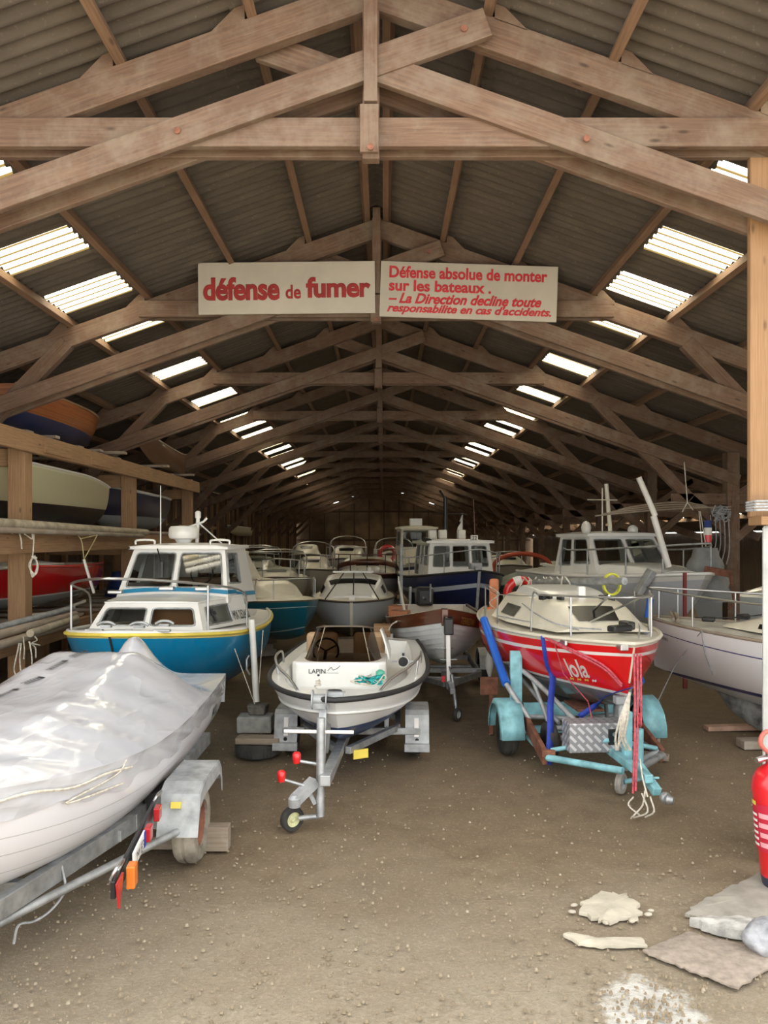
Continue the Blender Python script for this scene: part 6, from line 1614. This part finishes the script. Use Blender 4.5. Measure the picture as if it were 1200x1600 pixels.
hang('short rope end dangling from the middle tier by the thick rack post',[[(20,832,10.0),(12,848,10.0),(8,862,10.0)],[(30,832,10.0),(33,845,10.0),(34,858,10.0)],[(18,832,10.0),(22,842,10.0),(20,855,10.0)],[(38,834,10.1),(50,842,10.1),(50,832,10.1)]])
hang('white rope end dangling from the spars on the lower tier of the rack',[[(30,1005,9.48),(27,1020,9.48),(22,1045,9.48),(26,1058,9.48)],[(33,1005,9.48),(31,1030,9.48),(33,1055,9.48)],[(46,1002,9.6),(50,1030,9.6),(48,1060,9.6)],[(36,995,9.6),(38,1015,9.6),(37,1030,9.6)],[(45,1003,9.6),(55,1012,9.7),(56,1028,9.7)],[(52,992,9.8),(58,1000,9.8),(50,1005,9.7),(62,1008,9.8)]],.009)

# ================================================================ FRONT DETAILS
# fire extinguisher on the pier
fx=thing('fire_extinguisher','tall red fire extinguisher with dark foot standing at the white pier at the right edge','extinguisher',(2.80,5.50,.02))
fx.location=((1225-600)/1200*5.45,5.45,0); fx.rotation_euler=(math.radians(-2),math.radians(-4),0)
z0=.028; R=.145
EXT=paint('extinguisher_red',(.62,.012,.02),.3,0,.04,3,0,.5)
MB().lathe([(R*.98,z0+.07),(R,z0+.10),(R*1.03,z0+.50),(R*1.08,z0+.70),(R*1.0,z0+.76),(R*.75,z0+.82),(.05,z0+.86),(.045,z0+.89),(0,z0+.89)],(0,0,0),(0,0,1),32).build('cylinder',EXT,fx,smooth=45)
MB().lathe([(R*.92,z0),(R*.95,z0+.02),(R*.99,z0+.08),(R*.5,z0+.08)],(0,0,0),(0,0,1),32).build('foot',paint('dark_navy_foot',(.03,.035,.07),.5),fx,smooth=45)
MB().lathe([(.045,z0+.87),(.05,z0+.90),(.04,z0+.95),(0,z0+.95)],(0,0,0),(0,0,1),14).tube([V(-.03,0,z0+.91),V(-.13,-.03,z0+.90)],.022,8).build('valve',MT['chrome'],fx,smooth=45)
MB().tube(smooth_path([V(-.02,-.02,z0+.93),V(-.10,-.05,z0+1.02),V(-.06,-.05,z0+1.10),V(.04,-.04,z0+1.08),V(.12,-.02,z0+.95)],5),.016,8).build('handle_hose',paint('faded_red_hose',(.50,.13,.10),.6,0,.1),fx,smooth=60)
def wrap_patch(a0,a1,za,zb,mat,name,off=.004):
    m=MB(); m.grid([[V((R*1.04+off)*math.cos(a0+(a1-a0)*i/8),(R*1.04+off)*math.sin(a0+(a1-a0)*i/8),z) for i in range(9)] for z in(za,zb)]); return m.build(name,mat,fx,smooth=60)
wrap_patch(-3.55,-2.2,z0+.27,z0+.60,paint('label_red',(.50,.02,.05),.4),'label',.006)
wrap_patch(-3.5,-3.0,z0+.585,z0+.615,MT['yellow'],'label_yellow_tab',.008)
pk=paint('label_pink',(.75,.36,.40),.5)
for k in range(4): wrap_patch(-2.9+.04*(k%2),-2.3,z0+.30+.068*k,z0+.335+.068*k,pk,'label_panel',.009)
for k in range(6): wrap_patch(-3.42,-2.98,z0+.30+.042*k,z0+.318+.042*k,MT['text_white'],'label_print',.009)

# mats, rubble and scraps on the ground in front
def flat_piece(name,label,cat,pts,mat,th=.02,seed=1,rough=.012,z=.0,sub=6):
    random.seed(seed); P=[]
    for i in range(len(pts)):
        a,b_=pts[i],pts[(i+1)%len(pts)]
        for k in range(sub):
            t=k/sub; P.append((a[0]*(1-t)+b_[0]*t+random.uniform(-rough,rough),a[1]*(1-t)+b_[1]*t+random.uniform(-rough,rough)))
    cx=sum(p[0] for p in P)/len(P); cy=sum(p[1] for p in P)/len(P)
    m=MB(); rings=[]
    for s_,zz in ((1.0,z),(1.0,z+th*.8),(.985,z+th),(.66,z+th*1.05+.004),(.33,z+th*1.15+.006)):
        rings.append([V(cx+(x-cx)*s_,cy+(y-cy)*s_,zz+(0 if s_>.99 else random.uniform(-.1,.12)*th*.5)) for x,y in P])
    for r_ in rings: r_.append(r_[0])
    m.grid(rings,uvs=[[(p.x,p.y) for p in r_] for r_ in rings]); m.poly(rings[-1][:-1])
    return tag(m.build(name,mat,smooth=40),label,cat)
def gxy(px,py): Y=3000/(py-840); return ((px-600)/1200*Y,Y)
carpet=paint('dusty_mauve_carpet',(.34,.285,.235),.95,0,.13,22,.6); mat2=paint('dusty_grey_mat',(.31,.29,.25),.95,0,.14,5,.3)
flat_piece('carpet_mat','mauve-brown carpet offcut lying flat on the gravel at bottom right','mat',[gxy(1002,1488),gxy(1072,1458),gxy(1120,1470),gxy(1240,1490),gxy(1205,1515),gxy(1152,1546),gxy(1095,1525),gxy(1045,1505)],carpet,.014,2)
flat_piece('grey_mat','larger grey-brown mat with a curled edge, below the fire extinguisher','mat',[gxy(1072,1432),gxy(1090,1414),gxy(1120,1400),gxy(1150,1385),gxy(1190,1366),gxy(1260,1360),gxy(1290,1400),gxy(1260,1445),gxy(1150,1442),gxy(1100,1437)],mat2,.022,3)
rub=paint('pale_rubble',(.46,.45,.42),.95,0,.2,12,.8)
flat_piece('concrete_sill','pale crumbling concrete sill between the two mats','concrete',[gxy(1078,1446),gxy(1140,1445),gxy(1240,1452),gxy(1260,1478),gxy(1190,1474),gxy(1120,1462)],rub,.06,4)
st=MB().sphere((0,0,.06),.13,14,sc=(1,.9,.8)); random.seed(2); st.v=[(x*(1+.22*math.sin(9*x+17*z)+.1*math.sin(31*y)),y*(1+.2*math.sin(13*y+21*x)),max(-.03,z*(1+.25*math.sin(15*x+9*y)))) for x,y,z in st.v]
tag(st.build('white_rock',paint('white_rock',(.44,.45,.48),.9,0,.25,9,.8),smooth=60,loc=(*gxy(1196,1490),0.02)),'whitish lump of rock at the right edge by the carpet offcut','rock')
plas=paint('cream_plaster',(.50,.46,.37),.9,0,.10,7,.5)
flat_piece('plaster_scrap','large crumbled cream plaster patch on the gravel','rubble',[gxy(904,1428),gxy(918,1406),gxy(950,1398),gxy(975,1402),gxy(994,1416),gxy(1003,1428),gxy(985,1440),gxy(940,1445)],plas,.025,5,.030,sub=5)
random.seed(12)
for k in range(9):
    a=random.uniform(0,6.28); x,y=gxy(955+62*math.cos(a),1424+20*math.sin(a))
    o=MB().sphere((0,0,.012),.012+random.random()*.014,7,sc=(1.3,.9,.5)).build('plaster_crumb',plas,loc=(x,y,0),rot=(0,0,a)); tag(o,'crumb of cream plaster at the rim of the plaster patch','rubble','plaster crumbs round the patch')
flat_piece('white_batten','long bent whitish strip lying on the gravel in front of the plaster patch','strip',[gxy(879,1464),gxy(888,1461),gxy(920,1472),gxy(1004,1470),gxy(1011,1481),gxy(940,1482),gxy(905,1478)],plas,.02,6,.006)
# tyre with a plank, left of the speedboat trailer
ty=thing('old_tyre','old black tyre lying flat on the dirt left of the speedboat trailer','tyre',(*gxy(399,1186),0)); ty.location.y+=.12
R=.245
MB().lathe([(R*.55,.015),(R*.75,0),(R*.97,.03),(R,.07),(R,.10),(R*.97,.145),(R*.75,.17),(R*.55,.155),(R*.62,.12),(R*.62,.05),(R*.55,.015)],(0,0,0),(0,0,1),36).build('carcass',MT['tyre'],ty,smooth=40)
tr_=MB()
for k in range(36):
    a=2*PI*k/36; tr_.box((R*1.0*math.cos(a),R*1.0*math.sin(a),.085),(.012,.022,.10),a)
tag(tr_.build('tread',MT['tyre'],ty),None,kind='stuff')
x,y=gxy(399,1186)
tag(MB().box((x+.03,y+.06,.205),(.50,.20,.07),-.06).build('short_plank',MT['oldplank'],bevel=.01),'short weathered plank resting on the old tyre','plank')
# stones in the gravel: uncountable
random.seed(21); m=MB()
def peb(x,y,r):
    n=6; a0=random.random()*6; b=len(m.v); h=r*random.uniform(.5,.9)
    for k in range(n): m.v.append((x+r*random.uniform(.8,1.2)*math.cos(a0+k),y+r*random.uniform(.7,1.1)*math.sin(a0+k),-.004))
    for k in range(n): m.v.append((x+r*.62*math.cos(a0+k),y+r*.6*math.sin(a0+k),h))
    for k in range(n): m.face((b+k,b+(k+1)%n,b+n+(k+1)%n,b+n+k))
    m.face([b+n+k for k in range(n)])
for i in range(2600):
    y=3.4+abs(random.gauss(0,1.35)); x=random.uniform(-.56,.60)*y
    if y>7.5: continue
    peb(x,y,random.choice((.004,.005,.006,.007,.009,.012))*random.uniform(.8,1.2))
for i in range(420): 
    y=random.uniform(5,10); peb(random.uniform(-.35,.5)*y,y,random.uniform(.006,.013))
for i in range(260):
    x=1.42+random.gauss(0,.17); y=4.0+random.gauss(0,.22); peb(x,y,random.uniform(.006,.013))
def stone_mat():
    mm,nt,b=nodes_of('gravel_stones'); n=noise(nt,coord(nt),14,1); nt.links.new(ramp(nt,n,[(.35,(.22,.175,.115)),(.6,(.32,.26,.18)),(.78,(.45,.40,.31))]),b.inputs['Base Color']); b.inputs['Roughness'].default_value=.9; return mm
tag(m.build('gravel',stone_mat()),'loose pale gravel scattered over the dirt at the entrance','gravel',kind='stuff')
tag(MB().box((3.9,9.95,.02),(.02,.02,.02)).build('pebble',MT['concrete']),'x','x') if False else None
